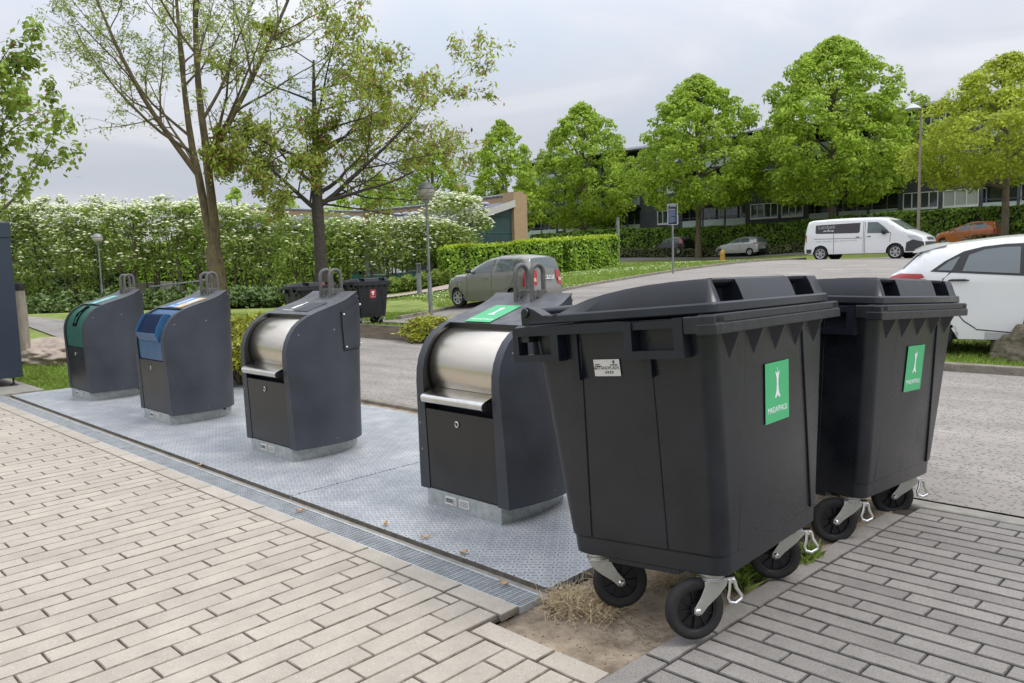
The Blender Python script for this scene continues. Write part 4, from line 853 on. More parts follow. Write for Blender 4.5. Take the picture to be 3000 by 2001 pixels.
b_ = at(2117, 750, 55); zb_ = gz1(b_[0], b_[1]); r_ = empty('marker_post', (b_[0], b_[1], zb_)); tag(r_, 'short yellow-orange marker post in front of the silver hatchback', 'marker post'); yl = mat('yellow_post', (.50,.28,.04), .6)
mb = MB(); mb.box(-.13,.13,-.13,.13,-.1,.45); mb.build('base', yl, r_, bevel=.02); mb = MB(); mb.lathe([(.16,.45),(.17,.5),(.15,.56),(.15,.72),(.1,.78),(0,.8)], 12); mb.build('cap', yl, r_, smooth=40)
# ------------------------------------------------------------------ clipped hedges
def hedge(name, line, width, h, lm, label, dens, L, tipm=None, group=None, tipn=0, cat='hedge', hvar=.05, seedv=3):
    P = [np.array(p[:2], float) for p in line]; c0 = P[0]; root = empty(name, (c0[0], c0[1], 0)); tag(root, label, cat, group)
    pos = []; nr = []; tp = []; mb = MB()
    for a, b in zip(P[:-1], P[1:]):
        ln = np.linalg.norm(b - a); t = (b - a) / ln; nn = np.array([-t[1], t[0]]); za, zb_ = gz1(*a), gz1(*b)
        n = int(dens * ln * h)
        for s_ in (-1, 1):
            k = rng.random(n) * ln; zz = rng.random(n) * h; q = a + t * k[:, None] + nn * s_ * width / 2; base = za + (zb_ - za) * k / ln
            bul = .05 * np.sin(k * 2.1 + zz * 3 + s_) + .04 * np.sin(k * 5.3); pos.append(np.c_[q + nn * (s_ * (bul + rng.normal(0, .035, n)))[:, None], base + zz]); nr.append(np.c_[np.tile(nn * s_, (n, 1)), np.full(n, .35)])
        n = int(dens * ln * width * 1.2); k = rng.random(n) * ln; o = (rng.random(n) - .5) * width; q = a + t * k[:, None] + nn * o[:, None]; base = za + (zb_ - za) * k / ln
        top = np.c_[q, base + h + rng.normal(0, .02, n) + hvar * np.sin(k * 1.7)]; (tp if tipm else pos).append(top); 
        if not tipm: nr.append(np.tile([0, 0, 1.0], (n, 1)))
        for s_, e_ in ((-1, a), (1, b)):
            n = int(dens * width * h); o = (rng.random(n) - .5) * width; zz = rng.random(n) * h; q = e_ + nn * o[:, None] + t * s_ * rng.normal(.02, .03, n)[:, None]; pos.append(np.c_[q, (za if s_ < 0 else zb_) + zz]); nr.append(np.c_[np.tile(t * s_, (n, 1)), np.full(n, .3)])
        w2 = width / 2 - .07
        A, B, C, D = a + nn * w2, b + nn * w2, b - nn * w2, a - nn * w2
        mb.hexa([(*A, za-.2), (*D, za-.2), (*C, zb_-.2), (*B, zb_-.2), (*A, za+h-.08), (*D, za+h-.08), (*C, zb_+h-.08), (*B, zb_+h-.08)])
    off = np.array([c0[0], c0[1], 0]); p = np.concatenate(pos) - off; leaves(p, np.concatenate(nr), L, L * .72, lm, 'foliage', root, jitter=.55)
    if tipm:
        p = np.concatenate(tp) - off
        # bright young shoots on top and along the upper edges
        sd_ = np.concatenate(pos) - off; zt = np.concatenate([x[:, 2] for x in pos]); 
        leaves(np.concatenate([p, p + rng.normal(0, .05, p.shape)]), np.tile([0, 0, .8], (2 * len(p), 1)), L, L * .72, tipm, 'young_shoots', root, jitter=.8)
    mb.v = [(v[0] - c0[0], v[1] - c0[1], v[2]) for v in mb.v]; mb.build('shade_core', M['inner'], root); return root  # solid box, no branches: painted dark as shade behind the leaves
A = at(1325, 820, 38); B = at(1803, 777, 44)
dirv = (B[:2] - A[:2]) / np.linalg.norm(B[:2] - A[:2]); nrmv = np.array([-dirv[1], dirv[0]])
if nrmv @ (CAM[:2] - A[:2]) > 0: nrmv = -nrmv
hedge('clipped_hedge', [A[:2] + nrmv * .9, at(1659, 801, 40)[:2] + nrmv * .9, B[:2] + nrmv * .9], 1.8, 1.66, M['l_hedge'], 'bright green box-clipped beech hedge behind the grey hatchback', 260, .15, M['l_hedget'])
back = [(1560,71),(1800,69.5),(2060,66),(2340,61),(2600,54),(2850,49),(3100,44)]
hedge('long_hedge', [at(u, 750, d)[:2] for u, d in back], 1.4, 2.15, M['l_hedged'], 'long dark clipped hedge in front of the dark flats', 95, .24, None)
hedge('low_hedge', [at(u, 750, d - 2.2)[:2] for u, d in back], 1.2, .62, M['l_brown'], 'low brownish green hedge strip at the foot of the long dark hedge', 95, .18, None)
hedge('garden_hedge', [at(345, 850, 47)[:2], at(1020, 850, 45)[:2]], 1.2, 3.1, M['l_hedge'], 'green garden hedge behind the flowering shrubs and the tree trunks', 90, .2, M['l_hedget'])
hedge('evergreen_hedge', [at(-260, 850, 46)[:2], at(330, 850, 46)[:2]], 3, 4.2, M['l_dark'], 'dark evergreen hedge behind the flowering shrubs at the left', 60, .3)
# ------------------------------------------------------------------ flowering shrubs in a row
def shrub(x_, y_, H, Rr, flowers, label, seedv, lm, dense=1.0, low=.22, L=.17, group='flowering shrubs in a row', fl=.19):
    rnd = random.Random(seedv); z0 = gz1(x_, y_); root = empty('flowering_shrub' if flowers else 'leafy_shrub', (x_, y_, z0)); tag(root, label, 'shrub', group); blobs = []; mb = MB()
    for k in range(rnd.randint(4, 6)):
        a = rnd.random() * 6.28; lean = rnd.uniform(.2, .8) * Rr * .7; tip = Vector((math.cos(a) * lean, math.sin(a) * lean, H * rnd.uniform(.6, .9))); b0 = Vector((math.cos(a) * .25, math.sin(a) * .25, 0))
        mid = b0.lerp(tip, .5) + Vector((rnd.gauss(0, .12), rnd.gauss(0, .12), .1)); mb.tube([b0, b0.lerp(mid, .5), mid, tip], [.055, .045, .035, .012], 5)
        for _ in range(4):
            q = mid.lerp(tip, rnd.random()); mb.tube([q, q + Vector((rnd.gauss(0, .4), rnd.gauss(0, .4), rnd.uniform(.3, .8)))], [.018, .006], 4)
    for k in range(int(64 * dense)):
        t = low + (1 - low) * rnd.random() ** .8; a = rnd.random() * 6.28; f_ = math.sin(min(1, (t - low * .4)) * math.pi * .80 + .35); r = Rr * (.5 + .5 * f_) * rnd.random() ** .5
        blobs.append((math.cos(a) * r, math.sin(a) * r, H * min(.93, t) - .1, rnd.uniform(.35, .62)))
    for _ in range(5): a = rnd.random() * 6.28; blobs.append((math.cos(a) * Rr * .4, math.sin(a) * Rr * .4, H * rnd.uniform(.9, 1.02), .3))
    p, n_ = blob_leaves(blobs, 105, .8, .1); k_ = rng.random(len(p)) < .9
    leaves(p, n_, L, L * .38, lm, 'foliage', root, droop=.4, jitter=.7); mb.build('stems', M['bark'], root)
    if flowers:
        sel = [b for b in blobs if b[2] > H * .22]; P = []; 
        for _ in range(flowers):
            b = rnd.choice(sel) if rnd.random() < .35 else max((rnd.choice(sel) for _ in range(2)), key=lambda q: q[2]); d = Vector((rnd.gauss(0, 1), rnd.gauss(0, 1), abs(rnd.gauss(0, .8)) + .1)).normalized(); P.append([b[0] + d.x * b[3] * 1.03, b[1] + d.y * b[3] * 1.03, b[2] + d.z * b[3] * .85])
        P = np.array(P); vs = []; fs = []
        for q in P:
            s_ = fl * rnd.uniform(.7, 1.35) * .5; n = len(vs); tz_ = rnd.uniform(-.3, .3)
            vs.append((q[0], q[1], q[2] + s_ * .5))
            for k in range(6): a = k * math.pi / 3 + tz_; vs.append((q[0] + s_ * math.cos(a), q[1] + s_ * math.sin(a), q[2] + rnd.uniform(-.03, .02)))
            fs += [(n, n + 1 + k, n + 1 + (k + 1) % 6) for k in range(6)]
        mkobj('blossom', vs, fs, M['flower'], root)
    return root
ORD = ['first','second','third','fourth','fifth','sixth','seventh','eighth','ninth','tenth','eleventh','twelfth','thirteenth','fourteenth','fifteenth','sixteenth','seventeenth','eighteenth','nineteenth','twentieth','twenty-first','twenty-second']
spec = [(-60,39,600,0),(60,38.5,590,200),(140,39.5,590,330),(225,38.5,592,340),(310,40,592,330),(385,38.5,600,300),(455,40,588,260),(530,39,590,260),(600,40,592,220),(670,38.5,600,200),(735,39.5,612,120),(800,39,620,60),(880,38.5,628,30),(950,39,625,40),(1015,39.5,650,150),(1085,40,640,190),(1150,40.5,640,190),(1215,41,640,190),(1285,41,650,150),(1345,42,668,90)]
for k, (u, d, vt, nf) in enumerate(spec):
    q = at(u, 880, d); z0 = gz1(q[0], q[1]); H = 1.5 + (810 - .0295 * u - vt) * d / 2281 - z0
    shrub(q[0], q[1], H, 1.3, int(nf * 1.3), f'{ORD[k]} shrub from the left in the row behind the lawn, ' + ('covered in cream blossom' if nf > 150 else 'with some cream blossom' if nf > 35 else 'leafy green without much blossom'), 100 + k, M['l_rowan'], 1.15 if u < 420 or 800 < u < 1000 else .95, low=.08 if (u < 300 or 780 < u < 900) else .32, L=.2)
q = at(1330, 850, 43.5); shrub(q[0], q[1], 1.5 + (771 - 572) * 43.5 / 2281 - gz1(q[0], q[1]), 1.95, 900, 'large round shrub thick with cream blossom beside the brick pier of the low building', 777, M['l_rowan'], 2.0, low=.15, L=.18)
# ivy bed, low plants (nobody could count them)
def scatter(name, quadline, depthw, hfun, n, L, W, mat_, kind='stuff', up=.8, jit=.6, label=None):
    a = np.array(quadline[0][:2]); b = np.array(quadline[1][:2]); t = (b - a) / np.linalg.norm(b - a); nn = np.array([-t[1], t[0]]); k = rng.random(n); o = (rng.random(n) - .5) * depthw; xy = a + (b - a) * k[:, None] + nn * o[:, None]
    z = gz(xy[:, 0], xy[:, 1]); hh = hfun(k, o, rng.random(n)); o_ = leaves(np.c_[xy, z + hh], np.c_[np.zeros((n, 2)), np.full(n, up)], L, W, mat_, name, None, jitter=jit); return tag(o_, label, 'ground cover', kind=kind)
def ivyh(k, o, r): return (.55 + .25 * np.sin(k * 23) * np.sin(o * 3 + k * 50) + .12 * np.sin(k * 91)) * (1 - (np.abs(o) / 2.6) ** 4) * (r ** .4)
scatter('ivy_bed', (at(30, 880, 33.5), at(760, 880, 35)), 5.0, ivyh, 26000, .20, .17, M['l_ivy'], label='dark ivy bed below the flowering shrubs')
scatter('low_planting', (at(560, 880, 33), at(900, 880, 33)), 4.0, ivyh, 9000, .20, .17, M['l_ivy'], label='dark low planting in front of the garden hedge')
scatter('path_planting', (at(1050, 850, 38), at(1325, 850, 38)), 1.6, lambda k, o, r: .62 * r ** .5 + .1 * np.sin(k * 40), 7000, .17, .08, M['l_rowan'], label='low green planting along the footpath')
# golden junipers
def juniper(c, r, H, label, seedv, n=30, L=.10):
    rnd = random.Random(seedv); z0 = gz1(c[0], c[1]) - .05; root = empty('golden_juniper', (c[0], c[1], z0)); tag(root, label, 'shrub', 'golden junipers'); mb = MB(); blobs = []; P = []; Nn = []; Pb = []
    for k in range(n):
        a = rnd.random() * 6.28; rr = r * rnd.random() ** .6; zt = H * rnd.uniform(.45, 1.0) * (1 - .35 * (rr / r) ** 2); tip = Vector((math.cos(a) * rr, math.sin(a) * rr, zt)); arch = [Vector((0, 0, .05)), tip * .5 + Vector((0, 0, zt * .25)), tip, tip + Vector((math.cos(a), math.sin(a), -.5)) * .14]
        mb.tube(arch, [.02, .014, .008, .004], 4)
        for _ in range(150):
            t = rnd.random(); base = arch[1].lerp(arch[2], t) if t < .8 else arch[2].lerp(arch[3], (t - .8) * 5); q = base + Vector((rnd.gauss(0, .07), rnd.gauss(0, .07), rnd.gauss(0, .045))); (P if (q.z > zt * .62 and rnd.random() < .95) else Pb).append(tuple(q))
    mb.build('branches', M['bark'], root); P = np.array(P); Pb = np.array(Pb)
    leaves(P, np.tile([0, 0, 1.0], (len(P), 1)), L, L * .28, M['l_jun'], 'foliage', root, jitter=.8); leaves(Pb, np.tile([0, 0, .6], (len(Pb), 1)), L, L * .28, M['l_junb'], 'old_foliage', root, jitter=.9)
    return root
jx = [((705, 11.2), .75, 1.0), ((760, 12.3), .9, .88), ((825, 12.8), .85, .92), ((700, 10.2), .55, .75), ((875, 13.6), .7, .8)]
for k, ((u, d), r, H) in enumerate(jx):
    q = at(u, 1080, d); juniper(q, r, H, ['tall golden juniper just right of the blue-scoop container, upper one', 'golden juniper in the middle of the clump behind the pad', 'golden juniper left of the bottle-marked container top', 'browned juniper low against the blue-scoop container', 'golden juniper at the back of the clump near the far bins'][k], 40 + k, n=46)
q = at(1262, 980, 15.3); juniper((q[0], q[1]), .55, .52, 'small golden juniper behind the timber board', 60, n=34, L=.12)
# ------------------------------------------------------------------ avenue limes
limes = [(1275,72,425,3.5,3.6,'l_lime'),(1120,80,515,3.2,3.0,'l_lime'),(1480,70,362,3.7,4.2,'l_lime'),(1712,74,312,5.2,4.7,'l_lime'),(2046,62.5,238,5.4,5.4,'l_lime'),(2435,58,132,6.2,5.3,'l_lime'),(2940,44.5,182,5.0,5.2,'l_lime2')]
lbl = ['lime tree above the roof of the low building','small distant lime tree left of the others above the low roof','lime tree with a narrow pointed crown right of the brick pier','broad lime tree behind the bright clipped hedge','tall lime tree beside the black hatchback','tallest lime tree, behind the white van','yellowish lime tree in front of the orange hatchback']
for k, (u, d, vt, rm, zb, lm) in enumerate(limes):
    q = at(u, 740, d); hz = 810 - .0295 * u; crown_tree('lime_tree', lbl[k], 'lime trees along the road', q[0], q[1], gz1(q[0], q[1]) - .1, zb, 1.5 + (hz - vt) * d / 2281 + .15, rm, M[lm], M['bark'], nb=int(420 * (rm / 4.5) ** 1.7) + 120, per=170, L=.235 if d > 50 else .19, seedv=11 + k, tr=.24 if d > 50 else .2)
for k, (u, d, vt, rm, lab) in enumerate([(2140,78,560,2.2,'slim lime tree close to the flats between two bigger limes'),(2660,70,335,3.2,'darker tree against the flats right of the tallest lime'),(2260,76,420,3.0,'dark tree against the flats left of the tallest lime'),(1590,88,455,3.5,'tree behind the narrow pointed lime')]):
    q = at(u, 700, d); hz = 810 - .0295 * u; crown_tree('far_tree', lab, 'trees near the flats', q[0], q[1], gz1(q[0], q[1]), 5.8, 1.5 + (hz - vt) * d / 2281, rm, M['l_rowan'], M['bark'], nb=90, per=80, L=.34, seedv=31 + k, tr=.2)
for k, (u, d, vt, rm, lab) in enumerate([(600,85,600,3.5,'distant tree at the left end of the low building'),(700,90,548,4.5,'distant tree showing above the low roof left of the cherry'),(850,90,575,4,'distant tree right behind the cherry trunk'),(1010,90,570,4,'distant tree right of the cherry above the low roof'),(1130,95,560,5,'distant tree farthest right behind the globe lamp')]):
    q = at(u, 760, d); hz = 810 - .0295 * u; crown_tree('distant_tree', lab, 'distant trees behind the low building', q[0], q[1], 0, 1.0, 1.5 + (hz - vt) * d / 2281, rm, M['l_lime'], M['bark'], nb=90, per=70, L=.36, seedv=51 + k)
# ------------------------------------------------------------------ open-crowned trees in front
def open_tree(name, label, base, stems, cfg, lm, bark, per, spread, L, W, droop, seedv, lm2=None, frac2=0, keep=None):
    rnd = random.Random(seedv); root = empty(name, base); tag(root, label, 'tree'); mb = MB(); tips = []
    made = []
    for (p, d, ln, r) in stems:
        if isinstance(p, tuple) and p[0] == 'on': p = made[p[1]][p[2]]
        made.append(limb(mb, tips, p, d, ln, r, 0, rnd, cfg))
    if keep: tips = [t for t in tips if keep(t[0])]
    mb.build('trunk', bark, root, smooth=60); P, Nn = tips_to_leaves(tips, per, spread, droop, rnd)
    sel = rng.random(len(P)) < frac2; leaves(P[~sel], Nn[~sel], L, W, lm, 'crown', root, droop=1.2 if droop else 0, jitter=.7)
    if frac2: leaves(P[sel], Nn[sel], L * .9, W, lm2, 'red_leaves', root, droop=1.2, jitter=.7)
    print(name, 'leaves', len(P)); return root
q = at(650, 960, 20.5); ra = Vector((RT[0], RT[1], 0)).normalized(); fa = Vector((FW[0], FW[1], 0)).normalized()
ashcfg = dict(max=3, seg=[12, 9, 6, 4], wob=[.035, .07, .10, .12], trop=[.02, .05, .04, .02], leaf_from=2, leafp=.35, kids=[10, 6, 3, 0], start=[.22, .2, .2, 0], ang=[(28, 58), (25, 55), (25, 60)], ratio=[.50, .50, .50], rr=[.46, .5, .5])
rt = open_tree('ash_tree', 'tall open ash tree with two lichen-spotted stems behind the scoop container', (q[0], q[1], -.1), [], ashcfg, M['l_ash'], M['barkl'], 0, .1, .1, .1, 0, 5) if False else None
stemsA = [((0, 0, 0), (-.02, 0, 1), 1.35, .0)]
b0 = Vector((0, 0, 0)); fork = ra * -.06 + Vector((0, 0, 2.1))
S1 = (fork, tuple(ra * -.30 + fa * .05 + Vector((0, 0, 1))), 8.0, .125); S2 = (fork + ra * .04, tuple(ra * .04 + fa * -.05 + Vector((0, 0, 1))), 8.4, .135)
S3 = (('on', 1, 3), tuple(ra * .42 + fa * .1 + Vector((0, 0, 1))), 6.6, .09); S4 = (('on', 0, 3), tuple(ra * -.62 + fa * -.1 + Vector((0, 0, .9))), 5.6, .08)
rt = open_tree('ash_tree', 'tall open ash tree with two lichen-spotted stems behind the scoop container', (q[0], q[1], -.1), [S1, S2, S3, S4], ashcfg, M['l_ash'], M['barkl'], 9, .075, .115, .036, 0, 8)
mb = MB(); mb.tube([b0, fork * .5 + ra * .03, fork + ra * -.03, fork + ra * -.02 + Vector((0, 0, .15))], [.27, .225, .20, .15], 12); mb.build('lower_trunk', M['barkl'], rt, smooth=60)
q = at(948, 950, 21); chcfg = dict(max=3, seg=[8, 8, 6, 4], wob=[.04, .09, .12, .14], trop=[.03, .045, .02, -.01], leaf_from=2, leafp=.55, kids=[13, 6, 4, 0], start=[.02, .25, .2, 0], ang=[(42, 82), (28, 62), (25, 60)], ratio=[.78, .52, .5], rr=[.42, .5, .5])
rt = open_tree('cherry_tree', 'cherry tree with reddish green drooping leaves behind the bottle-marked container', (q[0], q[1], -.1), [((0, 0, 3.1), tuple(ra * -.02 + Vector((0, 0, 1))), 3.9, .15), (ra * .05 + Vector((0, 0, 3.2)), tuple(ra * .85 + fa * .1 + Vector((0, 0, .60))), 4.1, .07), (Vector((0, 0, 3.1)), tuple(ra * -.8 + fa * -.2 + Vector((0, 0, .6))), 2.2, .07)], chcfg, M['l_cherry'], M['barkd'], 6, .085, .145, .058, .07, 21, M['l_cherryr'], .17, keep=lambda p: not (p.dot(ra) < -2.5) and not (1.7 < p.dot(ra) < 3.6 and p.z < 4.3))
mb = MB(); mb.tube([(0,0,-.1),(.01,0,1.2),(0,.02,2.4),(0,0,3.3)], [.20,.165,.15,.16], 14); mb.build('lower_trunk', M['barkd'], rt, smooth=60)
q = at(5, 1000, 13.0); lfcfg = dict(max=3, seg=[8, 7, 5, 3], wob=[.03, .09, .12, .14], trop=[.03, .06, .02, -.01], leaf_from=1, leafp=.8, kids=[17, 5, 3, 0], start=[.0, .15, .2, 0], ang=[(45, 78), (30, 60), (25, 60)], ratio=[.37, .5, .5], rr=[.4, .5, .5])
rt = open_tree('young_tree', 'leafy young tree cut off by the left edge of the picture behind the cabinet', (q[0], q[1], -.1), [((0, 0, 1.9), tuple(ra * -.03 + Vector((0, 0, 1))), 4.9, .075)], lfcfg, M['l_left'], M['bark'], 7, .07, .12, .07, .04, 33, M['l_cherryr'], .06)
mb = MB(); mb.tube([(0,0,-.1),(.01,0,1),(0,0,2.0)], [.10,.085,.078], 10); mb.build('lower_trunk', M['bark'], rt, smooth=60)
# ------------------------------------------------------------------ long flats behind the hedge
def brickmat(name, c1, c2, mort, bw=.23, bh=.075):
    m = bpy.data.materials.new(name); m.use_nodes = True; t = m.node_tree; b = t.nodes['Principled BSDF']; b.inputs['Roughness'].default_value = .85
    tcn = t.nodes.new('ShaderNodeTexCoord'); sp = t.nodes.new('ShaderNodeSeparateXYZ'); t.links.new(tcn.outputs['Object'], sp.inputs[0]); ad = t.nodes.new('ShaderNodeMath'); ad.operation = 'ADD'; t.links.new(sp.outputs[0], ad.inputs[0]); t.links.new(sp.outputs[1], ad.inputs[1])
    cb_ = t.nodes.new('ShaderNodeCombineXYZ'); t.links.new(ad.outputs[0], cb_.inputs[0]); t.links.new(sp.outputs[2], cb_.inputs[1])
    br = t.nodes.new('ShaderNodeTexBrick'); br.inputs['Color1'].default_value = (*c1, 1); br.inputs['Color2'].default_value = (*c2, 1); br.inputs['Mortar'].default_value = (*mort, 1); br.inputs['Scale'].default_value = 1; br.inputs['Brick Width'].default_value = bw; br.inputs['Row Height'].default_value = bh; br.inputs['Mortar Size'].default_value = .009
    t.links.new(cb_.outputs[0], br.inputs[0]); t.links.new(br.outputs[0], b.inputs['Base Color']); return m
M['dbrick'] = brickmat('dark_brick', (.070,.073,.092), (.088,.089,.108), (.05,.05,.058), .5, .16)
M['ybrick'] = brickmat('yellow_brick', (.42,.28,.15), (.36,.235,.125), (.33,.27,.2))
M['wframe'] = mat('white_window_frame', (.70,.71,.72), .5); M['gpanel'] = mat('balcony_glass_panel', (.46,.52,.52), .35, var=.1, vscale=.8); M['roof'] = mat('grey_corrugated_roof', (.13,.13,.145), .7, var=.2, vscale=3, stretch=(6,1,1))
M['curtain'] = mat('pale_curtain', (.38,.39,.36), .8)
def plane_frame(A, B):
    t = np.array([B[0]-A[0], B[1]-A[1], 0.]); ln = np.linalg.norm(t); t /= ln; nn = np.array([t[1], -t[0], 0.]); return A, t, nn, ln
fA, ft, fn_, fl_ = plane_frame(at(1540, 760, 83), at(3100, 720, 53)); fA = np.array([fA[0], fA[1], 0.])
flats = empty('flats_building', tuple(fA), math.atan2(ft[1], ft[0])); tag(flats, 'long dark brick block of flats with white windows and pale balcony panels', 'building')
# local frame: x along the facade, y = away from the viewer
wins4 = [(15.9,18.1),(24.9,27.3),(36.9,39.3),(48.9,51.3)]; wins3 = [(27.6,29.4),(39.6,41.9),(51.6,53.8)]; slim = [(4.45,5.05),(10.1,10.8)]
balc = [(0,4.3),(5.2,9.9),(11.0,14.2),(18.3,24.6),(29.7,36.7),(42.0,48.7)]
floors = [4.45, 7.25, 10.05]
ops = sorted(wins4 + wins3 + slim + balc)
mb = MB(); x0 = -.6
for (a, b) in ops + [(60, 60)]:
    mb.box(x0, a, 0, 9, 1.0, 11.5) if a > x0 + .01 else None
    if b < 60:
        isb = (a, b) in balc
        if isb:
            mb.box(a, b, 1.5, 9, 1.0, 11.5)
            for fz in floors: mb.box(a, b, .05, 1.5, fz - 1.0, fz - .82)
        else:
            z_ = 1.0
            for fz in floors: mb.box(a, b, 0, 9, z_, fz); z_ = fz + 1.3
            mb.box(a, b, 0, 9, z_, 11.5); mb.box(a, b, .35, 9, fz if False else 4.45, 11.4)
    x0 = b
mb.build('wall', M['dbrick'], flats)
mb = MB(); mb.prism([(-.55,11.48),(-.55,11.6),(4.5,12.6),(9.3,11.6),(9.3,11.48)], 0, -.9, 24.0); mb.prism([(-.55,11.68),(-.55,11.8),(4.5,12.8),(9.3,11.8),(9.3,11.68)], 0, 24.0, 36.4); mb.prism([(-.55,11.88),(-.55,12.0),(4.5,13.0),(9.3,12.0),(9.3,11.88)], 0, 36.4, 60.3)
mb.build('roof', M['roof'], flats)
for fz in floors:
    for lst, n in ((wins4, 4), (wins3, 3), (slim, 1)):
        for (a, b) in lst:
            mb = MB(); w_ = b - a; e_ = .06
            mb.box(a + .004, b - .004, -.03, .1, fz, fz + .16); mb.box(a + .004, b - .004, -.03, .1, fz + 1.24, fz + 1.3)
            for k in range(n + 1): xx = a + .004 + (w_ - .008 - e_) * k / n; mb.box(xx, xx + e_, -.028, .1, fz + .16, fz + 1.24)
            f_ = mb.build('window', M['wframe'], flats); mb = MB()
            for k in range(n):
                xa = a + .004 + (w_ - .008 - e_) * k / n + e_; xb = a + .004 + (w_ - .008 - e_) * (k + 1) / n; mb.box(xa, xb, .05, .07, fz + .16, fz + 1.24)
            mb.build('pane', random.choice([M['bglass'], M['bglass'], M['curtain']]) if n > 1 else M['bglass'], f_)
    for bi, (a, b) in enumerate(balc):
        mb = MB(); n = max(2, round((b - a) / 2.1)); st = (b - a) / n
        for k in range(n + 1): xx = min(a + st * k, b - .14); mb.box(xx, xx + .14, -.04, .1, fz - 1.05, fz + 1.45)
        mb.box(a + .01, b - .01, -.06, .0, fz + .40, fz + .46); fr = mb.build('balcony_frame', mat('grey_frame', (.075,.08,.10), .6) if 'gf' not in M else M['gf'], flats)
        if 'gf' not in M: M['gf'] = fr.data.materials[0]
        for k in range(n):
            mb = MB(); mb.box(a + st * k + .16, a + st * (k + 1) - .02, .0, .03, fz - .80, fz + .22); mb.build('balcony_panel', M['gpanel'], fr)
        mb = MB(); mb.box(a + .1, b - .1, 1.44, 1.5, fz - .8, fz + 1.35); dw = mb.build('balcony_window', M['bglass'], flats); mb = MB()
        for k in range(2 * n + 1): xx = a + .1 + (b - a - .28) * k / (2 * n); mb.box(xx, xx + .08, 1.40, 1.44, fz - .8, fz + 1.35)
        mb.build('frame', M['wframe'], dw)
# ------------------------------------------------------------------ low building with the brick pier
low = empty('low_building', (0, 0, 0)); tag(low, 'low building with yellow brick pier, sloping grey roof and teal panels', 'building')
def slabq(q, th, name, m, par, dirv=(0, 0, -1)):
    d = np.array(dirv) * th; vs = [tuple(p) for p in q] + [tuple(np.array(p) + d) for p in q]; n = len(q); fs = [tuple(range(n)), tuple(range(n, 2*n))[::-1]] + [(i_, n+i_, n+(i_+1)%n, (i_+1)%n) for i_ in range(n)]
    return mkobj(name, vs, fs, m, par)
def wallq(a, b, ztop_a, ztop_b, z0, th, name, m, par):
    a = np.array(a[:2]); b = np.array(b[:2]); t = (b - a) / np.linalg.norm(b - a); nn = np.array([-t[1], t[0]]) * th
    if nn @ (CAM[:2] - a) > 0: nn = -nn
    a2, b2 = a + nn, b + nn; mb = MB(); mb.hexa([(*a, z0), (*b, z0), (*b2, z0), (*a2, z0), (*a, ztop_a), (*b, ztop_b), (*b2, ztop_b), (*a2, ztop_a)]); return mb.build(name, m, par)
P1, P2, P3, P4 = at(1531, 568, 48), at(1225, 606, 54), at(1050, 622, 57), at(520, 602, 60)
wallq(P1, P2, P1[2], P2[2], 0, .4, 'rear_wall', M['ybrick'], low); wallq(P2, P3, P2[2], P3[2], 0, .4, 'rear_wall', M['ybrick'], low); wallq(P3, P4, P3[2], P4[2], 0, .4, 'rear_wall', M['ybrick'], low)
cp = MB(); 
for a, b in ((P1, P2), (P2, P3), (P3, P4)): cp.tube([tuple(a + [0,0,.04]), tuple(b + [0,0,.04])], .09, 5)
cp.build('coping', M['lamp'], low)
a_, b_ = at(1508, 700, 46.6), at(1537, 700, 47.2); wallq(a_, b_, P1[2] + .0, P1[2] + .0, 0, .9, 'brick_pier', M['ybrick'], low)
F1, F2 = at(1510, 588, 46.4), at(1330, 650, 44.5)
R1, R2 = np.array([P1[0], P1[1], P1[2] - .45]), np.array([P2[0], P2[1], P2[2] - .45]); slabq([R1, R2, at(1240, 660, 46), F2, F1], .1, 'roof', M['roof'], low)
Fa = F1 + (CAM - F1) * [1, 1, 0] / np.linalg.norm((CAM - F1)[:2]) * .12; Fb = F2 + (CAM - F2) * [1, 1, 0] / np.linalg.norm((CAM - F2)[:2]) * .12
slabq([Fa + [0,0,.06], Fb + [0,0,.06], Fb - [0,0,.36], Fa - [0,0,.36]], .1, 'fascia', mat('pale_fascia', (.50,.48,.46), .7, var=.08), low, tuple((F1 - Fa) / .12))
M['tealw'] = mat('dark_teal_glazing', (.030,.060,.062), .3, var=.15, vscale=.6); M['tealp'] = mat('teal_panel', (.012,.11,.105), .4)
g1_, g2_ = at(1506, 620, 46.7), at(1340, 660, 45.0); zb_ = .0
slabq([(g1_[0], g1_[1], F1[2] - .3), (g2_[0], g2_[1], F2[2] - .3), (g2_[0], g2_[1], zb_), (g1_[0], g1_[1], zb_)], .1, 'glazed_wall', M['tealw'], low, tuple((F1 - Fa) / .12))
mb = MB()
for k in range(1, 4):
    z_ = 1.3 + k * .95; a = g1_ + (CAM - g1_) * [1,1,0] / 45 * .02; b = g2_ + (CAM - g2_) * [1,1,0] / 45 * .02
    mb.tube([(a[0], a[1], z_), (b[0], b[1], z_)], .018, 4)
for t_ in (.25, .5, .75): c_ = g1_ * (1 - t_) + g2_ * t_; mb.tube([(c_[0], c_[1], 0), (c_[0], c_[1], F1[2] * (1 - t_) + F2[2] * t_ - .4)], .02, 4)
mb.build('glazing_bars', M['tealp'], low)
E2, E3, E4 = at(1250, 655, 46.5), at(1050, 668, 50), at(500, 660, 53)
slabq([np.array([P2[0], P2[1], P2[2]-.4]), np.array([P3[0], P3[1], P3[2]-.4]), E3, E2], .1, 'roof', M['roof'], low); slabq([np.array([P3[0], P3[1], P3[2]-.4]), np.array([P4[0], P4[1], P4[2]-.4]), E4, E3], .1, 'roof', M['roof'], low)
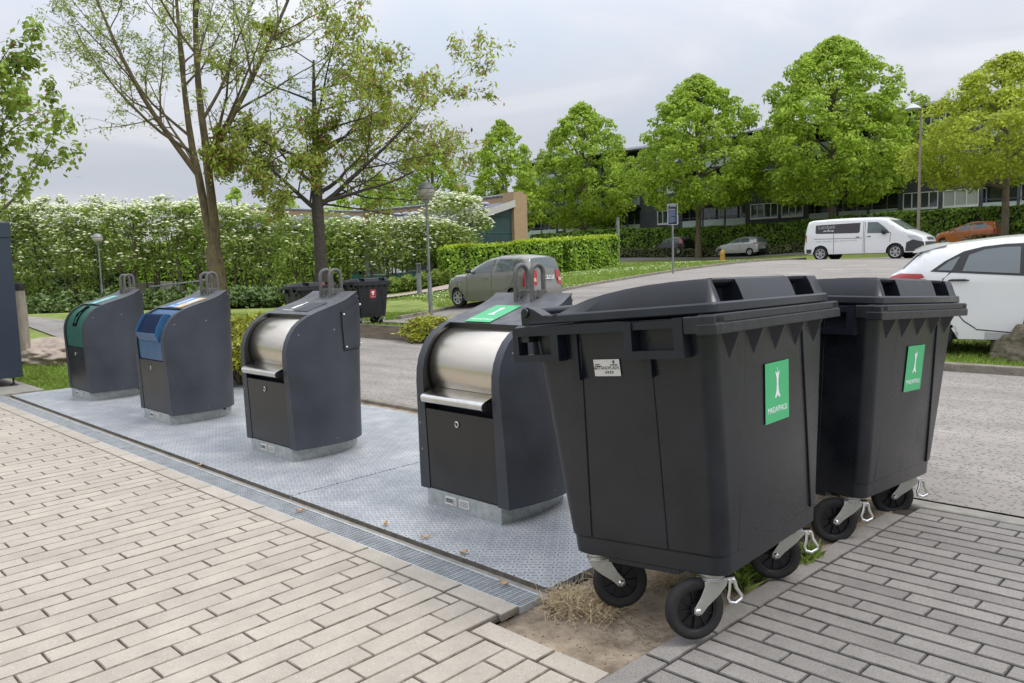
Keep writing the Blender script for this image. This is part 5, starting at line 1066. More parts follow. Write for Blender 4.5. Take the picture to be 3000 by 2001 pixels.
for (u, v, d) in [(1392,607,48.5),(1420,602,48.2),(1165,633,51),(1190,631,51),(1215,629,51),(1015,640,54),(1045,642,54),(710,632,57),(755,632,57),(800,634,57)]:
    c_ = at(u, v, d); mb = MB(); mb.lathe([(.34, 0), (.32, .12), (.2, .2), (0, .23)], 12, Matrix.Translation(tuple(c_)) ); mb.build('skylight', mat('skylight', (.28,.31,.36), .3) if 'skl' not in M else M['skl'], low, smooth='all'); M.setdefault('skl', bpy.data.materials['skylight'])
for (a, b) in ((E2, E3), (E3, E4)):
    a2 = a + (a - CAM) * [1,1,0] / 50 * .8; b2 = b + (b - CAM) * [1,1,0] / 50 * .8; zt = min(a[2], b[2]) - .12
    ln = np.linalg.norm((b2 - a2)[:2]); n = int(ln / 1.6)
    wallq(a2, b2, .95, .95, 0, .2, 'teal_base', M['tealp'], low); off = (a2 - CAM) * [1,1,0] / 50 * .15; wallq(a2 + off, b2 + off, zt, zt, .95, .1, 'window_band', M['bglass'], low)
    mb = MB()
    for k in range(n + 1): c_ = a2 + (b2 - a2) * k / n; mb.box(c_[0] - .06, c_[0] + .06, c_[1] - .06, c_[1] + .06, .96, zt)
    wb = mb.build('mullions', M['wframe'], low)
    for k in range(1, n, 5): c_ = a2 + (b2 - a2) * (k + .5) / n; s_ = (CAM - c_) * [1,1,0] / 50 * .06; mb = MB(); t_ = (b2 - a2) / ln * .75; mb.hexa([tuple(np.array(q)) for q in [(*(c_-t_+s_)[:2], .97), (*(c_+t_+s_)[:2], .97), (*(c_+t_-s_)[:2], .97), (*(c_-t_-s_)[:2], .97), (*(c_-t_+s_)[:2], 2.3), (*(c_+t_+s_)[:2], 2.3), (*(c_+t_-s_)[:2], 2.3), (*(c_-t_-s_)[:2], 2.3)]]); mb.build('wall_panel', M['wframe'], low)
q1, q2 = hit(868, 842), hit(1042, 842); 
o = wallq(q1, q2, 1.05, 1.05, -.2, .25, 'concrete_wall', M['concrete'], None); tag(o, 'low pale concrete wall behind the cherry trunk', 'wall')
q1 = at(400, 860, 42); q2 = at(455, 860, 41.5); o = wallq(q1, q2, .95, .95, 0, 1.5, 'concrete_steps', M['concrete'], None); tag(o, 'grey concrete block seen between the stems of the flowering shrubs', 'wall')
rl = empty('garden_railing', (0, 0, 0)); tag(rl, 'low dark metal railing running through the flowering shrubs', 'railing'); ra_, rb_ = at(440, 850, 37), at(610, 850, 36.5)
for z_ in (.35, .8):
    mb = MB(); mb.tube([(ra_[0], ra_[1], z_), (rb_[0], rb_[1], z_ + .25)], .04, 6); mb.build('rail', M['lamp'], rl)
for t_ in (0, .25, .5, .75, 1.0): c_ = ra_ * (1 - t_) + rb_ * t_; mb = MB(); mb.tube([(c_[0], c_[1], 0), (c_[0], c_[1], .8 + .25 * t_)], .035, 6); mb.build('baluster', M['lamp'], rl)
# garden tables glimpsed behind the stems
for k, (u, d) in enumerate([(1105, 44.8), (1165, 45), (1240, 45), (1290, 45)]):
    c_ = at(u, 840, d); z0 = gz1(c_[0], c_[1]); tb = empty('garden_table', (c_[0], c_[1], z0)); tag(tb, ['garden table farthest left behind the thin shrub stems', 'second garden table from the left behind the shrub stems', 'third garden table from the left, left of the globe lamp pole foot', 'garden table nearest the bright clipped hedge'][k], 'table', 'garden tables')
    mb = MB(); mb.box(-.8, .8, -.4, .4, .72, .77); mb.build('tabletop', M['lamp'], tb)
    for (a, b) in ((-.7,-.3),(.7,-.3),(.7,.3),(-.7,.3)): mb = MB(); mb.box(a-.03, a+.03, b-.03, b+.03, -.05, .72); mb.build('leg', M['lamp'], tb)
# ------------------------------------------------------------------ vehicles
class Car:
    """body from a traced side outline: x forward from the front wheel centre, z above ground, y half width"""
    def __init__(s, name, label, cat, loc, ang, hw, outline, wheels, wr, bodym, belt, tumble=.30, rnd=.13, nose=.10, seatx=None):
        s.root = empty(name, loc, ang); tag(s.root, label, cat); s.hw = hw; s.belt = belt; s.tum = tumble; s.r = rnd; s.nose = nose; s.out = outline; s.xmin = min(p[0] for p in outline); s.xmax = max(p[0] for p in outline)
        zb = min(p[1] for p in outline); bot = []
        # bottom edge with wheel arches, front to rear
        fx, rx = wheels; ar = wr * 1.17; sill = zb
        bot.append((outline[0][0], max(zb, outline[0][1])))
        poly = list(outline)                                    # front bottom ... over the top ... rear bottom
        under = []
        for wx in (rx, fx):
            dz = sill - wr; a0 = math.asin(max(-1, min(1, dz / ar)))
            for k in range(11): a = math.pi - a0 - (math.pi - 2 * a0) * k / 10; under.append((wx + ar * math.cos(a), wr + ar * math.sin(a)))
        s.poly = poly + under; s.top = outline
        V2, F2 = s.fill(s.poly, .09)
        vs = []; fs = []
        for sg in (1, -1):
            n = len(vs); vs += [(p[0], sg * s.Y(p[0], p[1]), p[1]) for p in V2]; fs += [tuple(n + i_ for i_ in (f if sg < 0 else f[::-1])) for f in F2]
        mb = MB(); mb.add(vs, fs); K = 8; rows = []
        o = s.densify(outline, .12)
        for (x_, z_) in o: rows.append(s.row(x_, z_, K))
        vs = [p for r_ in rows for p in r_]; fs = [(i_*(K+1)+k, i_*(K+1)+k+1, (i_+1)*(K+1)+k+1, (i_+1)*(K+1)+k) for i_ in range(len(rows)-1) for k in range(K)]
        mb.add(vs, fs); s.body = mb.build('body', bodym, s.root)
        bm = bmesh.new(); bm.from_mesh(s.body.data); bmesh.ops.remove_doubles(bm, verts=bm.verts, dist=.004); bmesh.ops.recalc_face_normals(bm, faces=bm.faces); bm.to_mesh(s.body.data); bm.free()
        s.body.data.polygons.foreach_set('use_smooth', [True] * len(s.body.data.polygons)); s.body.data.set_sharp_from_angle(angle=R(38))
        mb = MB(); mb.box(rx - ar * 1.0, fx + ar * 1.0, -hw * .8, hw * .8, zb - .02, wr * 2.05); mb.box(s.xmin + .25, s.xmax - .25, -hw * .75, hw * .75, zb + .02, zb + .2); mb.build('underbody', M['trimb'], s.root)
        for wx in wheels:
            for sg in (1, -1): s.wheel(wx, sg, wr)
    def densify(s, o, st):
        r_ = []
        for a, b in zip(o[:-1], o[1:]):
            n = max(1, int(math.dist(a, b) / st)); r_ += [(a[0] + (b[0]-a[0]) * k / n, a[1] + (b[1]-a[1]) * k / n) for k in range(n)]
        return r_ + [o[-1]]
    def dist(s, x_, z_):
        best = 9
        for a, b in zip(s.top[:-1], s.top[1:]):
            ax, az = a; bx, bz = b; dx, dz = bx - ax, bz - az; t = max(0, min(1, ((x_-ax)*dx + (z_-az)*dz) / (dx*dx + dz*dz + 1e-9))); best = min(best, math.hypot(x_ - ax - t*dx, z_ - az - t*dz))
        return best
    def Y(s, x_, z_):
        y = s.hw; y -= s.tum * max(0, z_ - s.belt) ** 1.15
        y -= .10 * max(0, (.50 - z_)) ** 1.2
        e_ = min(x_ - s.xmin, s.xmax - x_); 
        if e_ < .9: y -= s.nose * ((.9 - e_) / .9) ** 2.2
        d = s.dist(x_, z_); r_ = s.r
        if d < r_: y -= r_ * (1 - math.sqrt(max(0, 1 - ((r_ - d) / r_) ** 2))) * .9
        return y
    def row(s, x_, z_, K, off=0, f0=-1, f1=1):
        y = s.Y(x_, z_); cx = (s.xmin + s.xmax) / 2; ux, uz = x_ - cx, (z_ - .55) * 1.6; l = math.hypot(ux, uz) + 1e-6; ux /= l; uz /= l; crown = .045; out_ = []
        for k in range(K + 1):
            t = f0 + (f1 - f0) * k / K; c_ = crown * (1 - t * t) + off; out_.append((x_ + ux * c_, t * y, z_ + uz * c_))
        return out_
    def fill(s, poly, g_):
        bm = bmesh.new(); f = bm.faces.new([bm.verts.new((p[0], 0, p[1])) for p in poly]); bmesh.ops.triangulate(bm, faces=[f])
        for ax, lo, hi in ((0, min(p[0] for p in poly), max(p[0] for p in poly)), (2, min(p[1] for p in poly), max(p[1] for p in poly))):
            c_ = lo + g_
            while c_ < hi - .01:
                co = [0,0,0]; co[ax] = c_; no = [0,0,0]; no[ax] = 1; bmesh.ops.bisect_plane(bm, geom=bm.verts[:] + bm.edges[:] + bm.faces[:], plane_co=co, plane_no=no); c_ += g_
        bmesh.ops.remove_doubles(bm, verts=bm.verts, dist=1e-4); bm.verts.index_update(); V = [(v.co.x, v.co.z) for v in bm.verts]; F_ = [tuple(v.index for v in q.verts) for q in bm.faces]; bm.free(); return V, F_
    def patch(s, name, poly, m_, off=.006, par=None, sides=(1, -1), g_=.12):
        V, F_ = s.fill(poly, g_); r_ = []
        for sg in sides:
            mb = MB(); mb.add([(p[0], sg * (s.Y(*p) + off), p[1]) for p in V], [f if sg < 0 else f[::-1] for f in F_]); r_.append(mb.build(name, m_, par or s.root, smooth='all'))
        return r_
    def strip(s, name, a, b, m_, off=.008, f0=-.86, f1=.86, par=None):
        o = s.densify([a, b] if not isinstance(a, list) else a, .08); rows = [s.row(x_, z_, 10, off, f0, f1) for x_, z_ in o]; K = 10
        mb = MB(); mb.add([p for r_ in rows for p in r_], [(i_*(K+1)+k, i_*(K+1)+k+1, (i_+1)*(K+1)+k+1, (i_+1)*(K+1)+k) for i_ in range(len(rows)-1) for k in range(K)]); return mb.build(name, m_, par or s.root, smooth='all')
    def line(s, pts_, w_=.006, off=.003, sides=(1, -1)):
        for sg in sides:
            mb = MB(); P = s.densify(pts_, .08); mb.tube([(p[0], sg * (s.Y(*p) + off * .2), p[1]) for p in P], w_ * .8, 4); mb.build('door_gap', M['black'], s.body)
    def wheel(s, wx, sg, wr):
        w_ = empty('wheel', (wx, sg * (s.hw - .115), wr)); w_.parent = s.root; X = Matrix.Rotation(R(-90 * sg), 4, 'X')
        mb = MB(); mb.lathe([(wr*.66,-.09),(wr*.9,-.10),(wr*.985,-.075),(wr,-.03),(wr,.03),(wr*.985,.075),(wr*.9,.10),(wr*.66,.092)], 32, X, closed=True); mb.build('tyre', M['rubber'], w_, smooth=50)
        mb = MB(); mb.lathe([(wr*.665,.07),(wr*.66,.09),(wr*.60,.086),(wr*.58,.03),(wr*.2,.035),(0,.035)], 32, X)
        n = s.spokes if hasattr(s, 'spokes') else 6
        mb.build('rim_back', M['trimb'], w_, smooth=40); mb = MB()
        for k in range(n):
            a = Matrix.Rotation(2 * math.pi * k / n, 4, 'Z'); q = [(.0,-wr*.085,.062),(wr*.62,-wr*.10,.072),(wr*.62,wr*.10,.072),(.0,wr*.085,.062),(0,-wr*.085,.078),(wr*.62,-wr*.10,.087),(wr*.62,wr*.10,.087),(0,wr*.085,.078)]
            mb.hexa([X @ (a @ Vector(v)) for v in q])
        mb.lathe([(wr*.57,.075),(wr*.665,.094),(wr*.65,.098),(wr*.56,.085)], 32, X, closed=True); mb.lathe([(wr*.17,.06),(wr*.17,.092),(wr*.1,.098),(0,.098)], 16, X); mb.build('rim', M['rimm'], w_, smooth=40)
    def handle(s, x_, z_, m_, w_=.17, sides=(1, -1)):
        for sg in sides: mb = MB(); y = sg * (s.Y(x_, z_) + .012); mb.tube([(x_ - w_/2, y - sg*.012, z_), (x_ - w_*.3, y + sg*.008, z_ + .004), (x_ + w_*.3, y + sg*.008, z_ + .004), (x_ + w_/2, y - sg*.012, z_)], [.006,.014,.014,.006], 6); mb.build('door_handle', m_, s.root, smooth=50)
    def mirror(s, x_, z_, m_, sides=(1, -1), k=1.0):
        for sg in sides: mb = MB(); y = sg * (s.hw + .085); c_ = Matrix.Translation((x_, y, z_)) @ Matrix.Diagonal((.055*k, .10, .075*k, 1)); mb.lathe([(math.sin(a), -math.cos(a)) for a in np.linspace(.01, math.pi-.01, 9)], 12, c_); mb.tube([(x_, sg*(s.Y(x_, z_-.05)-.01), z_-.05), (x_, y, z_-.02)], .02, 6); mb.build('wing_mirror', m_, s.root, smooth='all')
M['rimm'] = mat('wheel_silver', (.42,.42,.42), .35, .6); M['taill'] = mat('tail_light_red', (.38,.012,.012), .15, coat=1); M['taila'] = mat('tail_light_clear', (.55,.33,.28), .2, coat=1); M['headl'] = mat('headlight', (.50,.52,.53), .12, coat=1); M['plate'] = mat('number_plate', (.70,.70,.68), .5); M['eu'] = mat('plate_blue', (.02,.08,.45), .5)
def numplate(car, x_, z_, txt, hgt=.11, w_=.48, ny=0):
    mb = MB(); mb.box(x_ - .012, x_, ny - w_/2, ny + w_/2, z_ - hgt/2, z_ + hgt/2); p = mb.build('number_plate', M['plate'], car.root)
    Fm = frame((x_ - .0135, ny, z_), (0, -1, 0), (0, 0, 1)); text_mesh('lettering', txt, hgt * .95, M['ink'], p, Fm @ Matrix.Translation((.02, 0, 0)), bold=True, sx=.8)
    mb = MB(); mb.box(x_ - .0145, x_ - .0125, ny + w_/2 - .045, ny + w_/2 - .005, z_ - hgt/2 + .005, z_ + hgt/2 - .005); mb.build('blue_band', M['eu'], p)
# grey small hatchback
gl = at(1340, 905, 23.5); pz0 = .12
out1 = [(.50,.20),(.545,.36),(.56,.55),(.53,.72),(.40,.85),(.15,.95),(-.35,1.00),(-.62,1.12),(-.95,1.30),(-1.28,1.42),(-1.7,1.485),(-2.2,1.48),(-2.62,1.44),(-2.78,1.39),(-2.86,1.12),(-2.90,.82),(-2.94,.62),(-2.98,.50),(-2.96,.26)]
M['p_grey'] = mat('grey_green_paint', (.23,.225,.20), .28, .45, coat=.7, var=.03)
heads = math.pi
c1 = Car('parked_hatchback', 'small grey hatchback parked beside the bright clipped hedge, rear towards the camera', 'car', (gl[0], gl[1] + .79, gz1(gl[0], gl[1] + .8) + .0), heads, .79, out1, (0, -2.37), .285, M['p_grey'], .98, .36)
c1.patch('side_window', [(-.68,1.0),(-.82,1.12),(-1.17,1.32),(-1.60,1.40),(-1.50,1.02)], M['carglass']); c1.patch('side_window', [(-1.64,1.025),(-1.73,1.405),(-2.28,1.385),(-2.22,1.075)], M['carglass']); c1.patch('quarter_window', [(-2.27,1.08),(-2.33,1.38),(-2.50,1.35),(-2.46,1.11)], M['carglass'])
c1.line([(-.46,1.0),(-.47,.6),(-.42,.30)]); c1.line([(-1.56,1.42),(-1.50,1.0),(-1.50,.30)]); c1.line([(-2.55,1.36),(-2.5,1.10),(-2.25,.62),(-2.08,.55)]); c1.patch('rub_strip', [(-.5,.50),(-.5,.545),(-2.05,.575),(-2.05,.53)], M['p_grey'], .014)
c1.handle(-1.27, .86, M['p_grey']); c1.handle(-2.26, .93, M['p_grey']); c1.mirror(-.62, 1.08, M['trimb'])
c1.strip('windscreen', [(-.40,1.03),(-.62,1.12),(-.95,1.30),(-1.22,1.40)], None, M['carglass'], f0=-.88, f1=.88); c1.strip('rear_window', [(-2.775,1.38),(-2.85,1.13),(-2.858,1.08)], None, M['carglass'], f0=-.9, f1=.9)
c1.patch('tail_light', [(-2.72,1.02),(-2.86,1.05),(-2.925,.66),(-2.70,.62)], M['taill'], .010); c1.patch('side_light', [(-.16,.66),(-.10,.66),(-.10,.70),(-.16,.70)], M['headl'], .008); c1.patch('headlight', [(.50,.66),(.47,.78),(.25,.89),(.30,.72)], M['headl'], .008)
for f0, f1 in ((-1.0,-.66), (.66, 1.0)): c1.strip('rear_lamp', [(-2.87,1.05),(-2.92,.64)], None, M['taill'], .014, f0, f1)
for f0, f1 in ((-.96,-.74), (.74, .96)): c1.strip('reversing_lamp', [(-2.905,.84),(-2.925,.74)], None, M['taila'], .022, f0, f1)
numplate(c1, -2.98, .86, 'DB 70 837')
# white hatchback on the right, nearest car
wl = at(2760, 1000, 10.3); zw = gz1(wl[0], wl[1]) + .10
ow = [(3.55,.24),(3.62,.42),(3.60,.66),(3.45,.82),(3.0,.98),(2.55,1.05),(2.2,1.24),(1.85,1.42),(1.55,1.515),(1.2,1.555),(.85,1.55),(.45,1.53),(.05,1.49),(-.24,1.455),(-.43,1.405),(-.50,1.33),(-.66,1.17),(-.82,1.08),(-.92,.97),(-.96,.74),(-.95,.50),(-.92,.30)]
M['p_white'] = mat('white_paint', (.74,.74,.74), .28, 0, coat=.8); M['p_wcar'] = M['p_white']
wxs = (2.35, -.36)
c2_ = Car('parked_hatchback', 'white hatchback on the right, nearest of the cars, cut off by the picture edge', 'car', (wl[0] + .0, wl[1] + .86, zw - .02), R(12), .87, [(p[0], p[1]) for p in ow], wxs, .315, M['p_white'], 1.06, .42, rnd=.11, nose=.14)
tr_ = lambda L_: [(x_, z_ - .14) for x_, z_ in L_]
c2_.patch('window_surround', tr_([(-.34,1.265),(-.17,1.40),(.04,1.52),(.26,1.575),(.50,1.60),(.80,1.605),(1.35,1.575),(1.75,1.43),(1.95,1.25),(.76,1.19)]), M['trimb'], .004, g_=.1)
c2_.patch('side_window', tr_([(.03,1.265),(.10,1.47),(.27,1.535),(.47,1.56),(.66,1.56),(.655,1.225)]), M['carglass'], .008, g_=.1); c2_.patch('quarter_window', tr_([(-.26,1.28),(-.13,1.39),(.0,1.46),(-.09,1.275)]), M['carglass'], .008, g_=.1); c2_.patch('side_window', tr_([(.80,1.215),(.78,1.565),(1.3,1.54),(1.68,1.40),(1.85,1.255)]), M['carglass'], .008, g_=.1)
c2_.line([(.70,1.46),(.74,1.06),(.75,.70),(.70,.34)], .009); c2_.line([(-.08,1.13),(-.19,1.02),(-.19,.88),(-.12,.72),(.06,.48),(.2,.38)], .009); c2_.line([(.2,.37),(.75,.325),(1.6,.31)], .009)
c2_.patch('tail_light', tr_([(-.955,1.00),(-.93,1.10),(-.83,1.20),(-.70,1.245),(-.44,1.235),(-.40,1.19),(-.58,1.13),(-.72,1.03),(-.82,.93),(-.93,.93)]), M['taill'], .008, g_=.06); c2_.patch('lamp_lens', tr_([(-.90,1.04),(-.88,1.12),(-.80,1.17),(-.72,1.14),(-.80,1.04)]), M['taila'], .012, g_=.06)
c2_.handle(-.01, 1.005, M['trimb'], .24); c2_.handle(1.02, .965, M['trimb'], .24); c2_.mirror(1.85, 1.08, M['p_white'])
c2_.strip('rear_window', [(-.46,1.36),(-.50,1.33),(-.66,1.16),(-.74,1.10)], None, M['carglass'], .010, -.93, .93); c2_.strip('windscreen', [(2.5,1.08),(2.2,1.24),(1.88,1.40)], None, M['carglass'])
mb = MB(); rows = []
for x_, z_, h_ in ((-.16,1.47,.004),(-.30,1.455,.02),(-.47,1.425,.03),(-.56,1.385,.008)): y_ = c2_.Y(-.24, 1.42) - .01; rows.append([(x_,-y_,z_-h_*1.4),(x_,-y_,z_+h_*.2),(x_,-y_*.5,z_+h_*.2+.04),(x_,y_*.5,z_+h_*.2+.04),(x_,y_,z_+h_*.2),(x_,y_,z_-h_*1.4)])
mb.loft(rows); mb.build('roof_spoiler', M['p_white'], c2_.root, smooth=50)
mb = MB(); mb.tube([(.02,0,1.53),(-.17,0,1.68)], [.007,.003], 6); mb.lathe([(.03,0),(.025,.02),(0,.03)], 10, Matrix.Translation((.02,0,1.525))); mb.build('aerial', M['trimb'], c2_.root)
c2_.patch('sill', [(.30,.25),(.30,.335),(2.15,.30),(2.15,.25)], mat('sill_grey', (.42,.42,.42), .4), .010, g_=.2)
# white van
vz = gz1(-12.83, 34.8); ov = [(.86+3.31-3.31+3.31-.0,0)] ; 
ovn = [(.56,.30),(.60,.45),(.62,.62),(.60,.80),(.52,.95),(.35,1.06),(.05,1.20),(-.10,1.27),(-.42,1.58),(-.62,1.78),(-.80,1.86),(-1.3,1.89),(-2.0,1.905),(-3.0,1.905),(-3.75,1.88),(-3.95,1.82),(-4.02,1.62),(-4.08,1.25),(-4.11,.85),(-4.15,.55),(-4.15,.36)]
ovn = [(x_ * 1.0 + (.55 if x_ > 0 else .55 * max(0, 1 + x_ / 1.2)), z_) for x_, z_ in ovn]
vl = at(2330 + 1055/3.617, 757, 37.9)
c3_ = Car('delivery_van', 'white van with a dark side panel, parked at the end of the lawn', 'van', (-12.83 + 3.31, 33.85 + .95, 1.5 - (757 - 733.5) * 37.2 / 2281 - .02), 0, .95, ovn, (0, -3.31), .335, M['p_white'], 1.15, .13, rnd=.12, nose=.10)
tv = lambda L_: [(x_ - 3.31, z_ - 1.14) for x_, z_ in L_]
c3_.patch('side_panel', tv([(-.23,2.80),(1.80,2.82),(1.79,2.40),(1.72,2.36),(-.18,2.40),(-.24,2.46)]), mat('dark_film', (.045,.04,.045), .3), .006, g_=.3); c3_.patch('side_window', tv([(2.12,2.83),(2.55,2.81),(2.85,2.58),(3.10,2.30),(2.12,2.34)]), M['carglass'], .008, g_=.15)
for pl in ([(1.95,2.86),(1.95,1.48)], [(2.02,2.84),(2.02,1.46)], [(3.12,2.35),(3.08,1.9)], [(.62,2.36),(.62,1.48)], [(-.3,2.16),(1.9,2.13)]): c3_.line(tv(pl), .012)
c3_.handle(-3.31 + 1.70, 1.04, M['trimb'], .18, (-1,)); c3_.handle(-3.31 + 2.2, 1.05, M['trimb'], .18, (-1,)); c3_.mirror(-.45, 1.24, M['trimb'], (-1, 1), 1.9)
c3_.strip('windscreen', [(ovn[7][0]-.02,1.29),(ovn[8][0],1.58),(ovn[9][0],1.76)], None, M['carglass'], .01, -.93, .93)
c3_.patch('tail_light', [(-4.11,.86),(-4.08,1.22),(-3.98,1.22),(-4.0,.86)], M['taill'], .010, g_=.1); c3_.patch('headlight', [(1.10,.78),(1.05,.93),(.80,1.02),(.48,1.02),(.62,.86)], M['headl'], .008, g_=.1)
c3_.strip('bumper', [(ovn[0][0],.32),(ovn[1][0],.45),(ovn[2][0],.62),(ovn[3][0],.74)], None, mat('grey_plastic', (.04,.042,.048), .6), .012, -1, 1); GP = bpy.data.materials['grey_plastic']; c3_.patch('bumper_side', [(1.10,.34),(1.15,.60),(1.12,.74),(.70,.84),(.46,.72),(.42,.34)], GP, .012, g_=.1); c3_.strip('grille', [(ovn[3][0],.82),(ovn[4][0],.93)], None, GP, .012, -.55, .55)
c3_.strip('rear_bumper', [(-4.15,.38),(-4.15,.54)], None, GP, .03, -1, 1); c3_.patch('rear_bumper_side', [(-4.14,.36),(-4.14,.56),(-3.72,.54),(-3.75,.36)], GP, .02, g_=.2)
Fv = frame((-3.31 + .30, -(c3_.Y(-3.0, 1.4) + .012), 1.49), (1,0,0), (0,0,1)); text_mesh('lettering', 'Lambæk', .24, mat('pale_film', (.32,.33,.36), .5), c3_.root, Fv @ Matrix.Translation((0,.06,0)), bold=True); text_mesh('lettering', 'gulve', .24, M['white'], c3_.root, Fv @ Matrix.Translation((.08,-.13,0)), bold=True)
Fv2 = frame((-3.31 + .75, -(c3_.Y(-2.5, .9) + .006), .90), (1,0,0), (0,0,1)); text_mesh('lettering', 'linoleum - vinyl - tæpper - trægulve - afslibning - tlf. 46 32 28 80', .072, mat('grey_print', (.35,.35,.36), .5), c3_.root, Fv2)
# three small cars along the far road
def small_car(key, label, u, v, d, ang, paintm, out_, fx, rx, hw=.8, wins=(), extras=None, z=None):
    p = at(u, v, d); pp = np.array([p[0], p[1]]); nrm_ = np.array([-math.sin(ang), math.cos(ang)]); 
    if nrm_ @ (pp - CAM[:2]) < 0: nrm_ = -nrm_
    c_ = pp + nrm_ * hw; z_ = gz1(*c_) if z is None else z
    car = Car('parked_hatchback', label, 'car', (c_[0], c_[1], z_), ang, hw, out_, (fx, rx), .29, paintm, .95, .36)
    for w_ in wins: car.patch('side_window', w_, M['carglass'], .008)
    return car
o_s = [(.60,.24),(.64,.45),(.60,.62),(.40,.78),(.0,.90),(-.55,.98),(-.90,1.12),(-1.4,1.33),(-1.9,1.45),(-2.5,1.46),(-3.0,1.40),(-3.22,1.28),(-3.32,1.0),(-3.42,.80),(-3.42,.50),(-3.38,.28)]
M['p_silver'] = mat('silver_paint', (.45,.46,.47), .3, .5, coat=.6); M['p_black'] = mat('black_paint', (.012,.013,.020), .25, .1, coat=.8); M['p_orange'] = mat('orange_paint', (.42,.12,.025), .3, .2, coat=.7)
cS = small_car('s', 'silver hatchback parked on the far road between two lime trunks', 1880 + 1080/4.7, 746, 62, R(171), M['p_silver'], o_s, 0, -2.75, wins=[[(-.95,.99),(-1.4,1.25),(-1.85,1.36),(-1.80,1.0)],[(-1.86,1.0),(-1.92,1.37),(-2.55,1.37),(-2.75,1.22),(-2.7,1.04)]])
cS.strip('rear_window', [(-3.10,1.34),(-3.22,1.28),(-3.31,1.02)], None, M['carglass'], .01, -.85, .85); cS.strip('windscreen', [(-.6,1.0),(-.9,1.12),(-1.35,1.31)], None, M['carglass'], .01); cS.patch('tail_light', [(-3.05,1.02),(-3.30,1.0),(-3.36,.86),(-3.10,.92)], M['taill'], .01); cS.strip('bumper', [(-3.42,.5),(-3.38,.28)], None, M['trimb'], .015, -.95, .95); cS.line([(-1.85,1.38),(-1.84,.95),(-1.88,.36)], .01); numplate(cS, -3.47, .62, 'AV 52 107')
o_b = [(.52,.24),(.56,.45),(.52,.62),(.36,.78),(.0,.93),(-.35,1.05),(-.75,1.26),(-1.2,1.42),(-1.8,1.465),(-2.4,1.44),(-2.66,1.36),(-2.78,1.10),(-2.84,.80),(-2.86,.50),(-2.82,.28)]
cB = small_car('b', 'black hatchback on the far road, half behind the parking sign pole', 1880 + 205/4.7, 752, 66, R(171), M['p_black'], o_b, 0, -2.34, wins=[[(-.50,1.0),(-.85,1.26),(-1.25,1.37),(-1.3,1.0)],[(-1.36,1.0),(-1.32,1.38),(-2.0,1.38),(-2.15,1.08)]])
cB.strip('rear_window', [(-2.62,1.37),(-2.68,1.32),(-2.78,1.02)], None, M['carglass'], .01, -.8, .8); cB.patch('tail_light', [(-2.45,1.36),(-2.62,1.38),(-2.78,.84),(-2.45,.88)], M['taill'], .012); cB.strip('windscreen', [(-.35,1.05),(-.75,1.26),(-1.1,1.38)], None, M['carglass'], .01); cB.patch('headlight', [(.50,.60),(.44,.74),(.1,.88),(.2,.70)], M['headl'], .01); numplate(cB, -2.92, .42, 'XP 31 882')
cO = small_car('o', 'orange hatchback parked behind the white van beside the yellowish lime trunk', 2330 + 1560/3.617, 730, 47.5, R(171), M['p_orange'], [(x_, z_) for x_, z_ in out1], 0, -2.37, wins=[[(-.68,1.0),(-.82,1.12),(-1.17,1.32),(-1.60,1.40),(-1.50,1.02)],[(-1.64,1.025),(-1.73,1.405),(-2.28,1.385),(-2.45,1.30),(-2.40,1.09)]])
cO.strip('rear_window', [(-2.775,1.38),(-2.858,1.08)], None, M['carglass'], .01, -.9, .9); cO.patch('tail_light', [(-2.74,1.0),(-2.86,1.03),(-2.92,.62),(-2.72,.62)], M['taill'], .012); cO.strip('windscreen', [(-.40,1.03),(-.62,1.12),(-1.22,1.40)], None, M['carglass'], .01); cO.patch('headlight', [(.50,.66),(.47,.78),(.25,.89),(.30,.72)], M['headl'], .01); cO.mirror(-.62, 1.08, M['p_orange']); cO.line([(-1.56,1.42),(-1.50,1.0),(-1.50,.30)], .01)
# ------------------------------------------------------------------ grass blades, tufts, litter
def blades(name, polyfun, n, h, w_, m_, zf, label, lean=.35, cat='grass'):
    xy = polyfun(n); n = len(xy); z = zf(xy); hh = h * rng.uniform(.5, 1.25, n); a = rng.random(n) * 6.28; d = np.c_[np.cos(a), np.sin(a)]; ln = rng.normal(0, lean, (n, 2)) * hh[:, None]
    b = np.c_[xy, z]; t = np.c_[xy + ln, z + hh]; m2 = np.c_[xy + ln * .35, z + hh * .6]; W3 = np.c_[d * w_ / 2, np.zeros(n)]
    v = np.stack([b - W3, b + W3, m2 + W3 * .7, t], 1).reshape(-1, 3); f = np.arange(4 * n).reshape(-1, 4); return tag(mkobj(name, v, f, m_), label, cat, kind='stuff')
rect = lambda x0, x1, y0, y1: (lambda n: np.c_[rng.uniform(x0, x1, n), rng.uniform(y0, y1, n)])
gzz = lambda off: (lambda xy: gz(xy[:, 0], xy[:, 1]) + off)
blades('grass', rect(-3.1, 3.5, 8.15, 10.9), 30000, .06, .007, M['grassb'], gzz(.07), 'short grass on the kerbed island by the white hatchback')
blades('grass', rect(-16.2, -9.2, .45, 3.0), 26000, .07, .009, M['grassb'], gzz(-.04), 'short grass around the timber post')
blades('grass', rect(-14.6, -7.3, 7.1, 9.3), 16000, .09, .012, M['grassb'], gzz(-.03), 'grass in the bed behind the timber board')
def lawnf(n):
    A_ = kpts; k = rng.integers(0, len(A_) - 1, n); t = rng.random(n)[:, None]; P0 = np.array(A_)[k]; P1_ = np.array(A_)[k + 1]; q = P0 + (P1_ - P0) * t; dd = (P1_ - P0) / np.linalg.norm(P1_ - P0, axis=1)[:, None]; nn = np.c_[-dd[:, 1], dd[:, 0]]; s_ = np.sign(np.sum(nn * (q - CAM[:2]), 1))[:, None]; return q + nn * s_ * (.12 + 11 * rng.random(n)[:, None] ** 1.5)
